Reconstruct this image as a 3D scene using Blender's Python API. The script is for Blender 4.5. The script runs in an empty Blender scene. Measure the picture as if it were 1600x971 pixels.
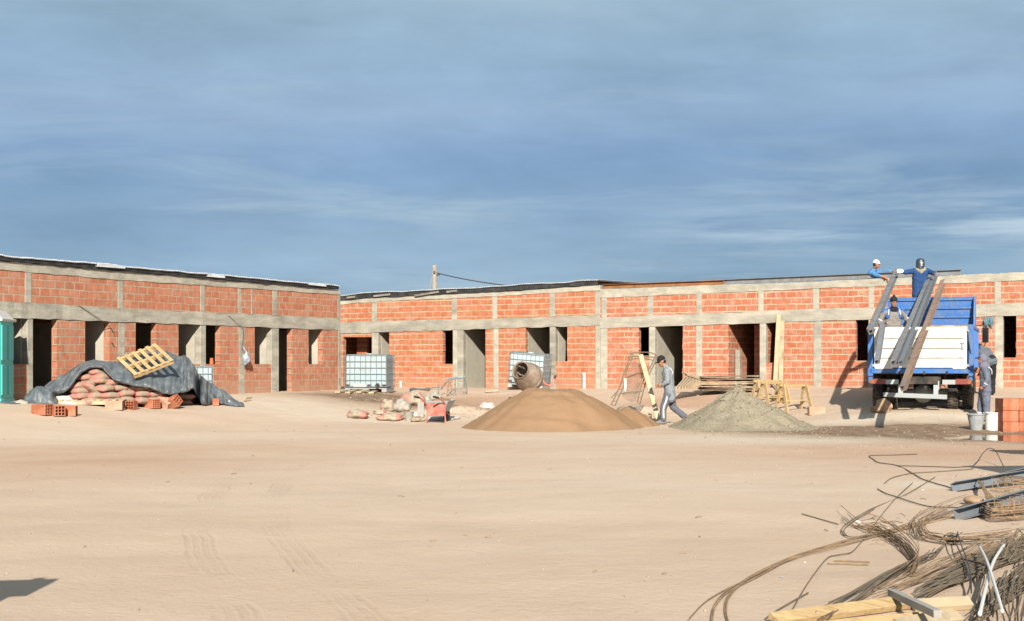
import bpy, math, random
from mathutils import Vector, Matrix, noise
random.seed(7)
V = Vector
sc = bpy.context.scene
COL = sc.collection
# ---------------------------------------------------------------- view geometry of the place (metres)
F, CX, HY, H = 2200.0, 800.0, 569.0, 1.43
R = math.radians
SUN_EL, SUN_DIR = R(28), V((-0.03, 1.0, 0)).normalized()      # direction in which shadows fall

def P(px, py, Y):                      # point of the place at distance Y
    return V(((px-CX)/F*Y, Y, H-(py-HY)/F*Y))
def lerp(a, b, t): return a+(b-a)*t
def sstep(a, b, x):
    t = min(1, max(0, (x-a)/(b-a))); return t*t*(3-2*t)
# ---- the two wall planes
NL = V((-.878, .479, 0)); UL = V((.479, .878, 0))
NR = V((.479, .878, 0)); UR = V((.878, -.479, 0))
def sL(px): return 47.6*(2000-px)/1473.0
def sR(px): return 51.5*(px+3233)/4670.0
def wxy(side, px):
    Y = F/(sL(px) if side == 'L' else sR(px))
    return V(((px-CX)/F*Y, Y, 0))
def wz(side, px, py):
    s = sL(px) if side == 'L' else sR(px)
    return H-(py-HY)/s
CL = wxy('L', 529); CR = wxy('R', 900)
def wt(side, px):
    return (wxy(side, px)-(CL if side == 'L' else CR)).dot(UL if side == 'L' else UR)

# ---- ground height
def fbm(x, y, s, o=3, seed=0.0):
    a, f, t = 1.0, 1.0/s, 0.0
    for _ in range(o):
        t += a*noise.noise(V((x*f+seed, y*f-seed, seed*.7))); a *= .5; f *= 2.1
    return t
def bump(x, y, cx, cy, sx, sy, a):
    return a*math.exp(-((x-cx)/sx)**2-((y-cy)/sy)**2)
def gz(x, y):
    p = V((x, y, 0))
    dR = -(p-CR).dot(NR)
    # left wall segment
    t = (p-CL).dot(UL); dl = -(p-CL).dot(NL)
    dL = dl if t <= 0 else math.hypot(max(dl, 0) if dl > 0 else 0, t)
    if t <= 0 and dl < 0: dL = 0
    base = lerp(.57, .70, sstep(0, 12, x))
    ro = lerp(8.5, 13.0, sstep(5.5, 9.5, x))
    hR = base*(1-sstep(1.5, ro, dR)); hL = .56*(1-sstep(.8, 8.0, dL))
    z = max(hR, hL)
    z += bump(x, y, -.9, 37.6, 2.3, 1.6, .30)*(.75+.5*fbm(x, y, .9, 3, 3))
    z += bump(x, y, 3.7, 38.2, 1.5, 1.5, .32)*(.75+.5*fbm(x, y, .8, 3, 5))
    z += bump(x, y, 9.3, 33.6, 2.6, 1.6, .07)
    z -= bump(x, y, 10.6, 28.0, 2.2, 1.7, .075)+bump(x, y, 11.35, 32.9, .8, .8, .16)
    far = sstep(60, 120, math.hypot(x, y))
    z += (.030*fbm(x, y, 3.2, 3, 1.3)+.010*fbm(x, y, .7, 3, 9.1))*(1-far)
    if y > 30: z += .02*fbm(x, y, .45, 2, 2.2)*sstep(30, 36, y)*(1-far)
    return z
def G(px, py, d=0.0):
    Y = 4.0; prev = None
    k = -(py-HY)/F
    while Y < 60:
        x = (px-CX)/F*Y
        dz = H+k*Y-gz(x, Y)
        if dz <= 0:
            a, b = prev, Y
            for _ in range(16):
                m = (a+b)/2
                if H+k*m-gz((px-CX)/F*m, m) <= 0: b = m
                else: a = m
            Y = b; break
        prev = Y; Y += .1
    else:
        Y = 44.0
    x = (px-CX)/F*Y
    return V((x, Y, gz(x, Y)+d))
def gp(x, y, d=0.0): return V((x, y, gz(x, y)+d))

# ---------------------------------------------------------------- materials
def nt(m): m.use_nodes = True; return m.node_tree.nodes, m.node_tree.links
def rgb(c): return (c[0], c[1], c[2], 1)
def mk(name, base, rough=.8, var=.15, scale=6.0, bumpd=.0, bscale=40.0, metal=0.0, dirt=None, dscale=2.0, damt=.5, spec=.3, dark=None, coords='Object', stretch=None, ridge=0):
    m = bpy.data.materials.new(name); N, L = nt(m)
    b = N['Principled BSDF']; b.inputs['Roughness'].default_value = rough
    b.inputs['Metallic'].default_value = metal; b.inputs['Specular IOR Level'].default_value = spec
    tc = N.new('ShaderNodeTexCoord'); src = tc.outputs[coords]
    mp = N.new('ShaderNodeMapping'); L.new(src, mp.inputs[0])
    if stretch: mp.inputs['Scale'].default_value = stretch
    n = N.new('ShaderNodeTexNoise'); n.inputs['Scale'].default_value = scale; n.inputs['Detail'].default_value = 5
    n.inputs['Roughness'].default_value = .62; L.new(mp.outputs[0], n.inputs['Vector'])
    r = N.new('ShaderNodeValToRGB'); L.new(n.outputs['Fac'], r.inputs[0])
    r.color_ramp.elements[0].position = .3; r.color_ramp.elements[1].position = .7
    r.color_ramp.elements[0].color = rgb([c*(1-var) for c in base]); r.color_ramp.elements[1].color = rgb([min(1, c*(1+var)) for c in base])
    out = r.outputs[0]
    if dirt:
        n2 = N.new('ShaderNodeTexNoise'); n2.inputs['Scale'].default_value = dscale; n2.inputs['Detail'].default_value = 7
        n2.inputs['Roughness'].default_value = .7
        L.new(mp.outputs[0] if stretch else src, n2.inputs['Vector'])
        r2 = N.new('ShaderNodeValToRGB'); L.new(n2.outputs['Fac'], r2.inputs[0])
        r2.color_ramp.elements[0].position = .46; r2.color_ramp.elements[1].position = .66
        r2.color_ramp.elements[0].color = (0, 0, 0, 1); r2.color_ramp.elements[1].color = (damt, damt, damt, 1)
        mx = N.new('ShaderNodeMix'); mx.data_type = 'RGBA'
        L.new(r2.outputs[0], mx.inputs[0]); L.new(out, mx.inputs[6]); mx.inputs[7].default_value = rgb(dirt)
        out = mx.outputs[2]
    oi = N.new('ShaderNodeObjectInfo')
    hs = N.new('ShaderNodeHueSaturation'); L.new(out, hs.inputs['Color'])
    mr = N.new('ShaderNodeMapRange'); mr.inputs[3].default_value = .9; mr.inputs[4].default_value = 1.08
    L.new(oi.outputs['Random'], mr.inputs[0]); L.new(mr.outputs[0], hs.inputs['Value'])
    L.new(hs.outputs[0], b.inputs['Base Color'])
    if bumpd:
        nb = N.new('ShaderNodeTexNoise'); nb.inputs['Scale'].default_value = bscale; nb.inputs['Detail'].default_value = 6
        if ridge: nb.noise_type = 'RIDGED_MULTIFRACTAL'; nb.normalize = True; nb.inputs['Detail'].default_value = ridge; nb.inputs['Distortion'].default_value = .6
        L.new(mp.outputs[0], nb.inputs['Vector'])
        bp = N.new('ShaderNodeBump'); bp.inputs['Strength'].default_value = 1.0; bp.inputs['Distance'].default_value = bumpd
        L.new(nb.outputs['Fac'], bp.inputs['Height']); L.new(bp.outputs[0], b.inputs['Normal'])
    return m

def brick_material(name, c1, c2, mortar, smear, sm_amt, us=1.0, mlo=.006, mhi=.032):
    m = bpy.data.materials.new(name); N, L = nt(m); b = N['Principled BSDF']
    b.inputs['Roughness'].default_value = .9; b.inputs['Specular IOR Level'].default_value = .15
    uv = N.new('ShaderNodeUVMap')
    nd = N.new('ShaderNodeTexNoise'); nd.inputs['Scale'].default_value = 3.2; nd.inputs['Detail'].default_value = 4
    L.new(uv.outputs[0], nd.inputs['Vector'])
    va = N.new('ShaderNodeVectorMath'); va.operation = 'SUBTRACT'; va.inputs[1].default_value = (.5, .5, .5)
    L.new(nd.outputs['Color'], va.inputs[0])
    vs = N.new('ShaderNodeVectorMath'); vs.operation = 'SCALE'; vs.inputs['Scale'].default_value = .05
    L.new(va.outputs[0], vs.inputs[0])
    a0 = N.new('ShaderNodeVectorMath'); a0.operation = 'ADD'; L.new(uv.outputs[0], a0.inputs[0]); L.new(vs.outputs[0], a0.inputs[1])
    ad = N.new('ShaderNodeVectorMath'); ad.operation = 'MULTIPLY'; ad.inputs[1].default_value = (us, 1, 1); L.new(a0.outputs[0], ad.inputs[0])
    br = N.new('ShaderNodeTexBrick'); L.new(ad.outputs[0], br.inputs['Vector'])
    br.inputs['Scale'].default_value = 1.0; br.inputs['Brick Width'].default_value = .33*us; br.inputs['Row Height'].default_value = .2
    br.inputs['Mortar Size'].default_value = .016; br.inputs['Mortar Smooth'].default_value = .25; br.inputs['Bias'].default_value = -.1
    br.offset = .5
    br.inputs['Color1'].default_value = rgb(c1); br.inputs['Color2'].default_value = rgb(c2); br.inputs['Mortar'].default_value = rgb(mortar)
    # thickness of joints wanders
    n1 = N.new('ShaderNodeTexNoise'); n1.inputs['Scale'].default_value = 1.7; n1.inputs['Detail'].default_value = 3
    L.new(uv.outputs[0], n1.inputs['Vector'])
    mr = N.new('ShaderNodeMapRange'); mr.inputs[1].default_value = .3; mr.inputs[2].default_value = .7; mr.inputs[3].default_value = mlo; mr.inputs[4].default_value = mhi
    L.new(n1.outputs['Fac'], mr.inputs[0]); L.new(mr.outputs[0], br.inputs['Mortar Size'])
    # pale / burnt bricks
    n3 = N.new('ShaderNodeTexNoise'); n3.inputs['Scale'].default_value = 5; n3.inputs['Detail'].default_value = 6; L.new(uv.outputs[0], n3.inputs['Vector'])
    hs = N.new('ShaderNodeHueSaturation'); L.new(br.outputs['Color'], hs.inputs['Color'])
    mv = N.new('ShaderNodeMapRange'); mv.inputs[1].default_value = .25; mv.inputs[2].default_value = .75; mv.inputs[3].default_value = .82; mv.inputs[4].default_value = 1.18
    L.new(n3.outputs['Fac'], mv.inputs[0]); L.new(mv.outputs[0], hs.inputs['Value'])
    # mortar smeared over the faces
    n2 = N.new('ShaderNodeTexNoise'); n2.inputs['Scale'].default_value = 2.6; n2.inputs['Detail'].default_value = 8; n2.inputs['Roughness'].default_value = .68
    L.new(uv.outputs[0], n2.inputs['Vector'])
    r2 = N.new('ShaderNodeValToRGB'); L.new(n2.outputs['Fac'], r2.inputs[0])
    r2.color_ramp.elements[0].position = .5; r2.color_ramp.elements[1].position = .74
    r2.color_ramp.elements[0].color = (0, 0, 0, 1); r2.color_ramp.elements[1].color = (sm_amt,)*3+(1,)
    mx = N.new('ShaderNodeMix'); mx.data_type = 'RGBA'; L.new(r2.outputs[0], mx.inputs[0]); L.new(hs.outputs[0], mx.inputs[6]); mx.inputs[7].default_value = rgb(smear)
    # dust thrown up on the lowest courses
    sx = N.new('ShaderNodeSeparateXYZ'); L.new(uv.outputs[0], sx.inputs[0])
    na = N.new('ShaderNodeMath'); na.operation = 'MULTIPLY_ADD'; na.inputs[1].default_value = .5
    L.new(n2.outputs['Fac'], na.inputs[0]); L.new(sx.outputs[1], na.inputs[2])
    md = N.new('ShaderNodeMapRange'); md.inputs[1].default_value = .95; md.inputs[2].default_value = 1.35; md.inputs[3].default_value = .5; md.inputs[4].default_value = 0
    L.new(na.outputs[0], md.inputs[0])
    mx2 = N.new('ShaderNodeMix'); mx2.data_type = 'RGBA'; L.new(md.outputs[0], mx2.inputs[0]); L.new(mx.outputs[2], mx2.inputs[6]); mx2.inputs[7].default_value = (.36, .235, .16, 1)
    L.new(mx2.outputs[2], b.inputs['Base Color'])
    mm = N.new('ShaderNodeMath'); mm.operation = 'MULTIPLY_ADD'; mm.inputs[1].default_value = -1; 
    L.new(br.outputs['Fac'], mm.inputs[0]); L.new(n3.outputs['Fac'], mm.inputs[2])
    bp = N.new('ShaderNodeBump'); bp.inputs['Distance'].default_value = .012; bp.inputs['Strength'].default_value = .9
    L.new(mm.outputs[0], bp.inputs['Height']); L.new(bp.outputs[0], b.inputs['Normal'])
    return m

M = {}
M['brick_l'] = brick_material('hollow brick left sun lightened', (.36, .132, .074), (.415, .175, .106), (.37, .265, .185), (.37, .28, .205), .65, 1.0, .006, .028)  # left bricks coloured lighter to imitate fuller sun on that wall
M['brick_m'] = brick_material('hollow brick middle', (.36, .118, .056), (.395, .155, .084), (.41, .28, .185), (.39, .30, .22), .68, 1.7, .012, .036)
M['brick_r'] = brick_material('hollow brick right', (.355, .117, .061), (.395, .155, .094), (.42, .295, .205), (.40, .315, .24), .8, 1.5, .012, .036)
M['concrete'] = mk('rough grey concrete', (.325, .30, .245), .92, .22, 2.2, .014, 25, stretch=(.7, .7, 2.2), dirt=(.17, .165, .14), dscale=1.4, damt=.7)
M['concrete2'] = mk('pale concrete', (.36, .332, .27), .92, .2, 3, .014, 22, stretch=(.8, .8, 2.0), dirt=(.2, .19, .155), dscale=1.8, damt=.6)
M['render'] = mk('cement render', (.40, .37, .305), .95, .12, 2.5, .004, 30, dirt=(.25, .23, .19), dscale=1.2, damt=.5)
M['floor'] = mk('dusty floor', (.25, .21, .16), .95, .15, 3)
M['membrane'] = mk('black roofing membrane', (.022, .022, .024), .65, .4, 8, .01, 12, dirt=(.09, .085, .08), dscale=3, damt=.5)
M['sheet'] = mk('galvanised sheet', (.66, .69, .72), .4, .12, 6, metal=.25, dirt=(.3, .28, .25), dscale=5, damt=.4)
M['lath'] = mk('grey lath', (.23, .205, .18), .9, .3, 5, dirt=(.1, .09, .08), damt=.6)
M['steel'] = mk('mill steel', (.215, .225, .235), .5, .2, 4, metal=.2, dirt=(.17, .11, .075), dscale=2.2, damt=.55)
M['steelb'] = mk('blue grey steel', (.19, .215, .24), .45, .2, 4, metal=.2, dirt=(.22, .17, .13), dscale=4, damt=.5)
M['rust'] = mk('rusty steel', (.26, .17, .12), .8, .3, 6, dirt=(.13, .13, .13), dscale=2, damt=.7)
M['rustor'] = mk('red lead primed steel', (.27, .125, .05), .7, .25, 4, dirt=(.15, .07, .04), dscale=3, damt=.5)
M['rebar'] = mk('rebar steel', (.17, .14, .10), .7, .3, 30, metal=.2, dirt=(.19, .115, .06), dscale=5, damt=.8)
M['rebarrust'] = mk('rusted rebar', (.27, .175, .095), .85, .35, 20, dirt=(.13, .10, .08), dscale=6, damt=.8)
M['wire'] = mk('dark wire', (.06, .055, .05), .6, .3, 30, metal=.2)
M['pine'] = mk('yellow pine', (.45, .32, .16), .7, .2, 6, .004, 30, stretch=(.5, 6, 6), dirt=(.27, .17, .08), dscale=5, damt=.85)
M['pale_wood'] = mk('pale sawn wood', (.43, .34, .22), .75, .18, 5, .002, 30, dirt=(.45, .33, .18), damt=.5)
M['old_wood'] = mk('weathered shuttering', (.33, .25, .165), .9, .35, 5, .004, 30, dirt=(.1, .08, .06), damt=.7)
M['old_wood2'] = mk('cement stained shuttering', (.42, .33, .22), .9, .3, 6, .004, 30, dirt=(.16, .12, .09), damt=.7)
M['dark_gap_wood'] = mk('dark old board and gap shade', (.12, .09, .065), .9, .35, 5, .004, 30, dirt=(.25, .19, .13), damt=.6)  # dark boards that also imitate the shaded gaps in the stack
M['grey_wood'] = mk('cement grey board', (.27, .255, .23), .9, .15, 5, .004, 30, dirt=(.3, .28, .26))
M['tarp'] = mk('black polythene faded to slate', (.082, .097, .108), .42, .18, 2.5, .035, 2.6, ridge=4, dirt=(.23, .235, .235), dscale=3.5, damt=.55, spec=.5)
M['tarp2'] = mk('blue black polythene', (.09, .125, .165), .42, .25, 4, .03, 3, ridge=4, dirt=(.2, .22, .25), dscale=6, damt=.5, spec=.5)
M['teal'] = mk('teal moulded plastic', (.06, .50, .45), .45, .05, 3, dirt=(.12, .42, .37), dscale=2, damt=.4, spec=.5)
M['white_plastic'] = mk('white plastic', (.58, .58, .55), .5, .06, 4, dirt=(.5, .44, .36), dscale=5, damt=.5)
M['ibc'] = mk('milky water tank plastic', (.36, .44, .475), .38, .08, 1.6, dirt=(.30, .33, .31), dscale=3, damt=.8, spec=.5)
M['galv'] = mk('galvanised tube', (.20, .225, .235), .5, .15, 8, metal=.5)
M['dark'] = mk('dark rubber', (.022, .021, .02), .85, .3, 10, dirt=(.12, .09, .065), dscale=6, damt=.6)
M['tyre'] = mk('dusty tyre', (.035, .032, .03), .9, .3, 12, .006, 60, dirt=(.22, .165, .115), dscale=3, damt=.85)
M['truck_blue'] = mk('blue truck paint', (.03, .135, .40), .42, .1, 3, dirt=(.14, .16, .19), dscale=7, damt=.95, spec=.5)
M['truck_white'] = mk('white truck paint', (.62, .61, .58), .45, .05, 3, dirt=(.40, .35, .28), dscale=4.5, damt=.7, spec=.5)
M['chassis'] = mk('chassis black', (.03, .028, .026), .8, .3, 6, dirt=(.12, .085, .06), dscale=3, damt=.6)
M['bumper'] = mk('grey painted steel', (.32, .36, .37), .5, .12, 5, dirt=(.28, .23, .18), dscale=5, damt=.6)
M['lens'] = mk('red lamp lens', (.20, .045, .03), .35, .2, 10, spec=.6)
M['lens_o'] = mk('orange lamp lens', (.30, .10, .03), .35, .2, 10, spec=.6)
M['glass'] = mk('mirror glass', (.03, .035, .04), .08, .1, 3, metal=.6)
M['rim'] = mk('dusty wheel rim', (.5, .5, .48), .5, .15, 6, metal=.3, dirt=(.3, .24, .18), damt=.6)
M['sand'] = mk('building sand', (.265, .166, .097), .97, .07, 1.6, .012, 26, dirt=(.25, .145, .076), dscale=1.1, damt=.7, spec=.05)
M['gravel'] = mk('crushed gravel', (.29, .25, .18), .95, .3, 26, .03, 34, dirt=(.30, .26, .185), dscale=1.6, damt=.6, spec=.1)
M['pebble'] = mk('pebbles', (.36, .275, .20), .9, .25, 3)
M['terra'] = mk('fired clay', (.35, .11, .055), .85, .15, 6, .003, 60, dirt=(.46, .24, .15), dscale=5, damt=.6)
M['terra_shade'] = mk('painted shade in clay cells', (.09, .028, .016), .95, .2, 8)
M['terra_pale'] = mk('pale dusty clay', (.44, .24, .165), .9, .15, 6, .003, 60, dirt=(.45, .33, .25), dscale=5, damt=.6)
M['paper'] = mk('plain kraft paper', (.33, .26, .175), .85, .15, 7, .006, 26)
M['paper_white'] = mk('white woven sack', (.50, .455, .41), .7, .1, 7, .008, 26, dirt=(.5, .40, .33), dscale=4)
M['paper_grey'] = mk('cement stained paper', (.29, .27, .23), .9, .15, 6, .006, 26, dirt=(.5, .43, .34), dscale=4)
M['mixer'] = mk('cement caked mixer drum', (.21, .15, .11), .75, .25, 3.5, .01, 20, dirt=(.40, .33, .27), dscale=3, damt=.7)
M['water_level'] = mk('tank plastic with water behind', (.29, .38, .42), .38, .08, 1.6, dirt=(.28, .32, .31), dscale=3, damt=.8, spec=.5)
M['mixer_in'] = mk('mixer inside', (.13, .12, .11), .9, .25, 6, .01, 20)
M['red_paint'] = mk('faded red paint', (.36, .115, .09), .6, .15, 5, dirt=(.5, .27, .21), dscale=5, damt=.7)
M['bucket_grey'] = mk('cement caked bucket', (.25, .265, .27), .75, .15, 8, .006, 25, dirt=(.36, .35, .33), damt=.6)
M['skin'] = mk('tanned skin', (.30, .145, .085), .55, .08, 12, spec=.35)
M['hair'] = mk('black hair', (.012, .010, .009), .6, .3, 60, .004, 120)
M['grey_cloth'] = mk('grey jersey', (.215, .232, .25), .9, .08, 8, .004, 160)
M['grey_trs'] = mk('grey blue trousers', (.115, .12, .145), .9, .1, 8, .004, 160)
M['overall'] = mk('blue grey overall', (.105, .12, .165), .9, .15, 7, .004, 160, dirt=(.22, .22, .25), dscale=6)
M['hood'] = mk('mauve grey hood cloth', (.15, .145, .19), .9, .1, 7, .004, 160)
M['dust_cloth'] = mk('dusty grey overall', (.19, .172, .158), .9, .12, 7, .004, 160, dirt=(.25, .22, .185), dscale=5)
M['blue_cloth'] = mk('royal blue work cloth', (.045, .105, .30), .85, .12, 8, .004, 160)
M['navy'] = mk('navy shirt', (.016, .052, .15), .85, .15, 8, .004, 160)
M['sky_cloth'] = mk('light blue tee', (.075, .22, .44), .85, .1, 8, .004, 160)
M['black_cloth'] = mk('black knit', (.016, .016, .019), .9, .3, 30, .006, 120)
M['dark_cloth'] = mk('charcoal jacket', (.10, .11, .125), .85, .15, 8, .004, 160)
M['teal_cloth'] = mk('faded teal cloth', (.09, .17, .20), .85, .15, 8)
M['scarf'] = mk('khaki scarf', (.33, .29, .21), .9, .15, 20, .006, 100)
M['white_cloth'] = mk('white cloth', (.72, .70, .66), .8, .06, 8)
M['reflect'] = mk('reflective tape', (.62, .64, .66), .5, .05, 8)
M['boot'] = mk('grey dusty shoe', (.17, .17, .17), .8, .2, 12, dirt=(.3, .26, .2), damt=.6)
M['mask'] = mk('dark welding helmet', (.035, .045, .055), .4, .15, 6, spec=.5)
M['orange'] = mk('orange glove', (.50, .15, .04), .7, .1, 12)
M['rock'] = mk('brown rock', (.33, .22, .14), .95, .25, 8, .015, 18)
M['pole'] = mk('grey pole wood', (.30, .26, .21), .9, .2, 5)
M['pvc_orange'] = mk('terracotta pvc', (.50, .15, .07), .5, .05, 5)

def sack_material(name, paper, red):
    m = bpy.data.materials.new(name); N, L = nt(m); b = N['Principled BSDF']; b.inputs['Roughness'].default_value = .85
    tc = N.new('ShaderNodeTexCoord'); sx = N.new('ShaderNodeSeparateXYZ'); L.new(tc.outputs['Object'], sx.inputs[0])
    n = N.new('ShaderNodeTexNoise'); n.inputs['Scale'].default_value = 9; n.inputs['Detail'].default_value = 5; L.new(tc.outputs['Object'], n.inputs['Vector'])
    ab = N.new('ShaderNodeMath'); ab.operation = 'ADD'; ab.inputs[1].default_value = .03; L.new(sx.outputs[0], ab.inputs[0])
    aa = N.new('ShaderNodeMath'); aa.operation = 'ABSOLUTE'; L.new(ab.outputs[0], aa.inputs[0])
    mr = N.new('ShaderNodeMapRange'); mr.inputs[1].default_value = .13; mr.inputs[2].default_value = .145; L.new(aa.outputs[0], mr.inputs[0])
    mr2 = N.new('ShaderNodeMapRange'); mr2.inputs[1].default_value = .3; mr2.inputs[2].default_value = .7; mr2.inputs[3].default_value = .35; mr2.inputs[4].default_value = 1
    L.new(n.outputs['Fac'], mr2.inputs[0])
    mu = N.new('ShaderNodeMath'); mu.operation = 'MULTIPLY'; L.new(mr.outputs[0], mu.inputs[0]); L.new(mr2.outputs[0], mu.inputs[1])
    # faded printed block in the middle of the bag
    wv = N.new('ShaderNodeTexWave'); wv.inputs['Scale'].default_value = 14; wv.inputs['Distortion'].default_value = 9; L.new(tc.outputs['Object'], wv.inputs['Vector'])
    lt = N.new('ShaderNodeMath'); lt.operation = 'LESS_THAN'; lt.inputs[1].default_value = .1; L.new(aa.outputs[0], lt.inputs[0])
    gt = N.new('ShaderNodeMath'); gt.operation = 'GREATER_THAN'; gt.inputs[1].default_value = .62; L.new(wv.outputs['Fac'], gt.inputs[0])
    m3 = N.new('ShaderNodeMath'); m3.operation = 'MULTIPLY'; L.new(lt.outputs[0], m3.inputs[0]); L.new(gt.outputs[0], m3.inputs[1])
    m4 = N.new('ShaderNodeMath'); m4.operation = 'MULTIPLY'; m4.inputs[1].default_value = .35; L.new(m3.outputs[0], m4.inputs[0])
    c0 = N.new('ShaderNodeValToRGB'); L.new(n.outputs['Fac'], c0.inputs[0])
    c0.color_ramp.elements[0].color = rgb([x*.75 for x in paper]); c0.color_ramp.elements[1].color = rgb([x*1.15 for x in paper])
    x1 = N.new('ShaderNodeMix'); x1.data_type = 'RGBA'; L.new(m4.outputs[0], x1.inputs[0]); L.new(c0.outputs[0], x1.inputs[6]); x1.inputs[7].default_value = (.20, .15, .10, 1)
    x2 = N.new('ShaderNodeMix'); x2.data_type = 'RGBA'; L.new(mu.outputs[0], x2.inputs[0]); L.new(x1.outputs[2], x2.inputs[6]); x2.inputs[7].default_value = rgb(red)
    L.new(x2.outputs[2], b.inputs['Base Color'])
    bp = N.new('ShaderNodeBump'); bp.inputs['Distance'].default_value = .012; L.new(n.outputs['Fac'], bp.inputs['Height']); L.new(bp.outputs[0], b.inputs['Normal'])
    return m
M['sack'] = sack_material('cement sack paper', (.31, .235, .165), (.43, .145, .125))
M['sack2'] = sack_material('torn sack paper', (.37, .31, .23), (.45, .15, .12))

# ---------------------------------------------------------------- mesh builder
MATS = {}
class MB:
    def __init__(s): s.v = []; s.f = []; s.uv = None; s.fu = {}
    def add(s, vs, fs, uvs=None):
        o = len(s.v); s.v += [V(x) for x in vs]
        for i, f in enumerate(fs):
            if uvs: s.fu[len(s.f)] = uvs[i]
            s.f.append([o+j for j in f])
        return s
    def hexa(s, p, uvf=None):
        fs = [(0, 3, 2, 1), (4, 5, 6, 7), (0, 1, 5, 4), (1, 2, 6, 5), (2, 3, 7, 6), (3, 0, 4, 7)]
        return s.add(p, fs, [[uvf(p[j]) for j in f] for f in fs] if uvf else None)
    def box(s, c, sz, rot=None):
        c = V(c); h = V(sz)/2; p = []
        for z in (-1, 1):
            for x, y in ((-1, -1), (1, -1), (1, 1), (-1, 1)):
                q = V((x*h.x, y*h.y, z*h.z)); p.append(c+(rot @ q if rot else q))
        return s.hexa(p)
    def bar(s, p0, p1, w, h, up=(0, 0, 1)):
        p0, p1 = V(p0), V(p1); d = (p1-p0).normalized(); up = V(up)
        if abs(d.dot(up)) > .98: up = V((0, 1, 0))
        x = d.cross(up).normalized(); z = x.cross(d)
        p = []
        for q in (p0, p1):
            for a, b in ((-1, -1), (1, -1), (1, 1), (-1, 1)): p.append(q+x*(a*w/2)+z*(b*h/2))
        return s.hexa(p)
    def channel(s, p0, p1, w, h, t, up=(0, 0, 1)):     # open C profile: web on one side, two flanges
        p0, p1 = V(p0), V(p1); d = (p1-p0).normalized(); x = d.cross(V(up)).normalized(); z = x.cross(d)
        prof = [(0, 0), (w, 0), (w, t), (t, t), (t, h-t), (w, h-t), (w, h), (0, h)]
        vs = [q+x*(a-w/2)+z*(b-h/2) for q in (p0, p1) for a, b in prof]
        n = len(prof); fs = [(i, (i+1) % n, n+(i+1) % n, n+i) for i in range(n)]
        for o in (0, n): fs += [(o+0, o+1, o+2, o+3), (o+0, o+3, o+4, o+7), (o+4, o+5, o+6, o+7)]
        return s.add(vs, fs)
    def tube(s, pts, r, n=8, closed=False, r1=None):
        pts = [V(p) for p in pts]; m = len(pts); vs = []; fs = []
        px = None
        for i, p in enumerate(pts):
            a = pts[i-1] if (i > 0 or closed) else p; b = pts[(i+1) % m] if (i < m-1 or closed) else p
            d = (b-a).normalized() if (b-a).length > 1e-9 else V((0, 0, 1))
            if px is None: px = d.orthogonal().normalized()
            px = (px-d*px.dot(d)); px = px.normalized() if px.length > 1e-6 else d.orthogonal().normalized()
            py = d.cross(px); rr = r if r1 is None else lerp(r, r1, i/(m-1))
            for k in range(n):
                t = 2*math.pi*k/n; vs.append(p+px*(rr*math.cos(t))+py*(rr*math.sin(t)))
        for i in range(m if closed else m-1):
            for k in range(n):
                j = (i+1) % m; fs.append((i*n+k, i*n+(k+1) % n, j*n+(k+1) % n, j*n+k))
        if not closed: fs += [tuple(reversed(range(n))), tuple(range((m-1)*n, m*n))]
        return s.add(vs, fs)
    def lathe(s, prof, o=(0, 0, 0), axis=(0, 0, 1), n=24, cap=True):
        o = V(o); a = V(axis).normalized(); x = a.orthogonal().normalized(); y = a.cross(x); vs = []; fs = []
        for r, z in prof:
            for k in range(n):
                t = 2*math.pi*k/n; vs.append(o+a*z+x*(r*math.cos(t))+y*(r*math.sin(t)))
        m = len(prof)
        for i in range(m-1):
            for k in range(n): fs.append((i*n+k, i*n+(k+1) % n, (i+1)*n+(k+1) % n, (i+1)*n+k))
        if cap: fs += [tuple(reversed(range(n))), tuple(range((m-1)*n, m*n))]
        return s.add(vs, fs)
    def cyl(s, p0, p1, r0, r1=None, n=16):
        p0, p1 = V(p0), V(p1); r1 = r0 if r1 is None else r1
        return s.lathe([(r0, 0), (r1, (p1-p0).length)], p0, p1-p0, n)
    def caps(s, a, b, ra, rb, n=12):
        a, b = V(a), V(b); d = (b-a).length
        if d < 1e-5: b = a+V((0, 0, 1e-3)); d = 1e-3
        pr = [(max(1e-4, ra*math.sin(t)), -ra*math.cos(t)) for t in [i*math.pi/8 for i in range(5)]]
        pr += [(max(1e-4, rb*math.cos(t)), d+rb*math.sin(t)) for t in [i*math.pi/8 for i in range(5)]]
        return s.lathe(pr, a, b-a, n)
    def ell(s, c, r, rot=None, nu=16, nv=10, fn=None):
        c = V(c); vs = []; fs = []
        for i in range(nv+1):
            t = math.pi*i/nv
            for k in range(nu):
                u = 2*math.pi*k/nu; q = V((math.sin(t)*math.cos(u), math.sin(t)*math.sin(u), math.cos(t)))
                if i in (0, nv): q = V((1e-4*math.cos(u), 1e-4*math.sin(u), q.z))
                q = V((q.x*r[0], q.y*r[1], q.z*r[2]))
                if fn: q = fn(q)
                vs.append(c+(rot @ q if rot else q))
        for i in range(nv):
            for k in range(nu): fs.append((i*nu+k, (i+1)*nu+k, (i+1)*nu+(k+1) % nu, i*nu+(k+1) % nu))
        return s.add(vs, fs)
    def grid(s, pts):
        m, n = len(pts), len(pts[0])
        return s.add([p for r in pts for p in r], [(i*n+j, i*n+j+1, (i+1)*n+j+1, (i+1)*n+j) for i in range(m-1) for j in range(n-1)])
    def mesh(s, name):
        me = bpy.data.meshes.new(name); me.from_pydata([tuple(v) for v in s.v], [], s.f)
        if s.fu:
            ul = me.uv_layers.new(name='UVMap')
            for p in me.polygons:
                if p.index in s.fu:
                    for li, uvc in zip(p.loop_indices, s.fu[p.index]): ul.data[li].uv = uvc
        me.validate(); me.update(); return me
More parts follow.
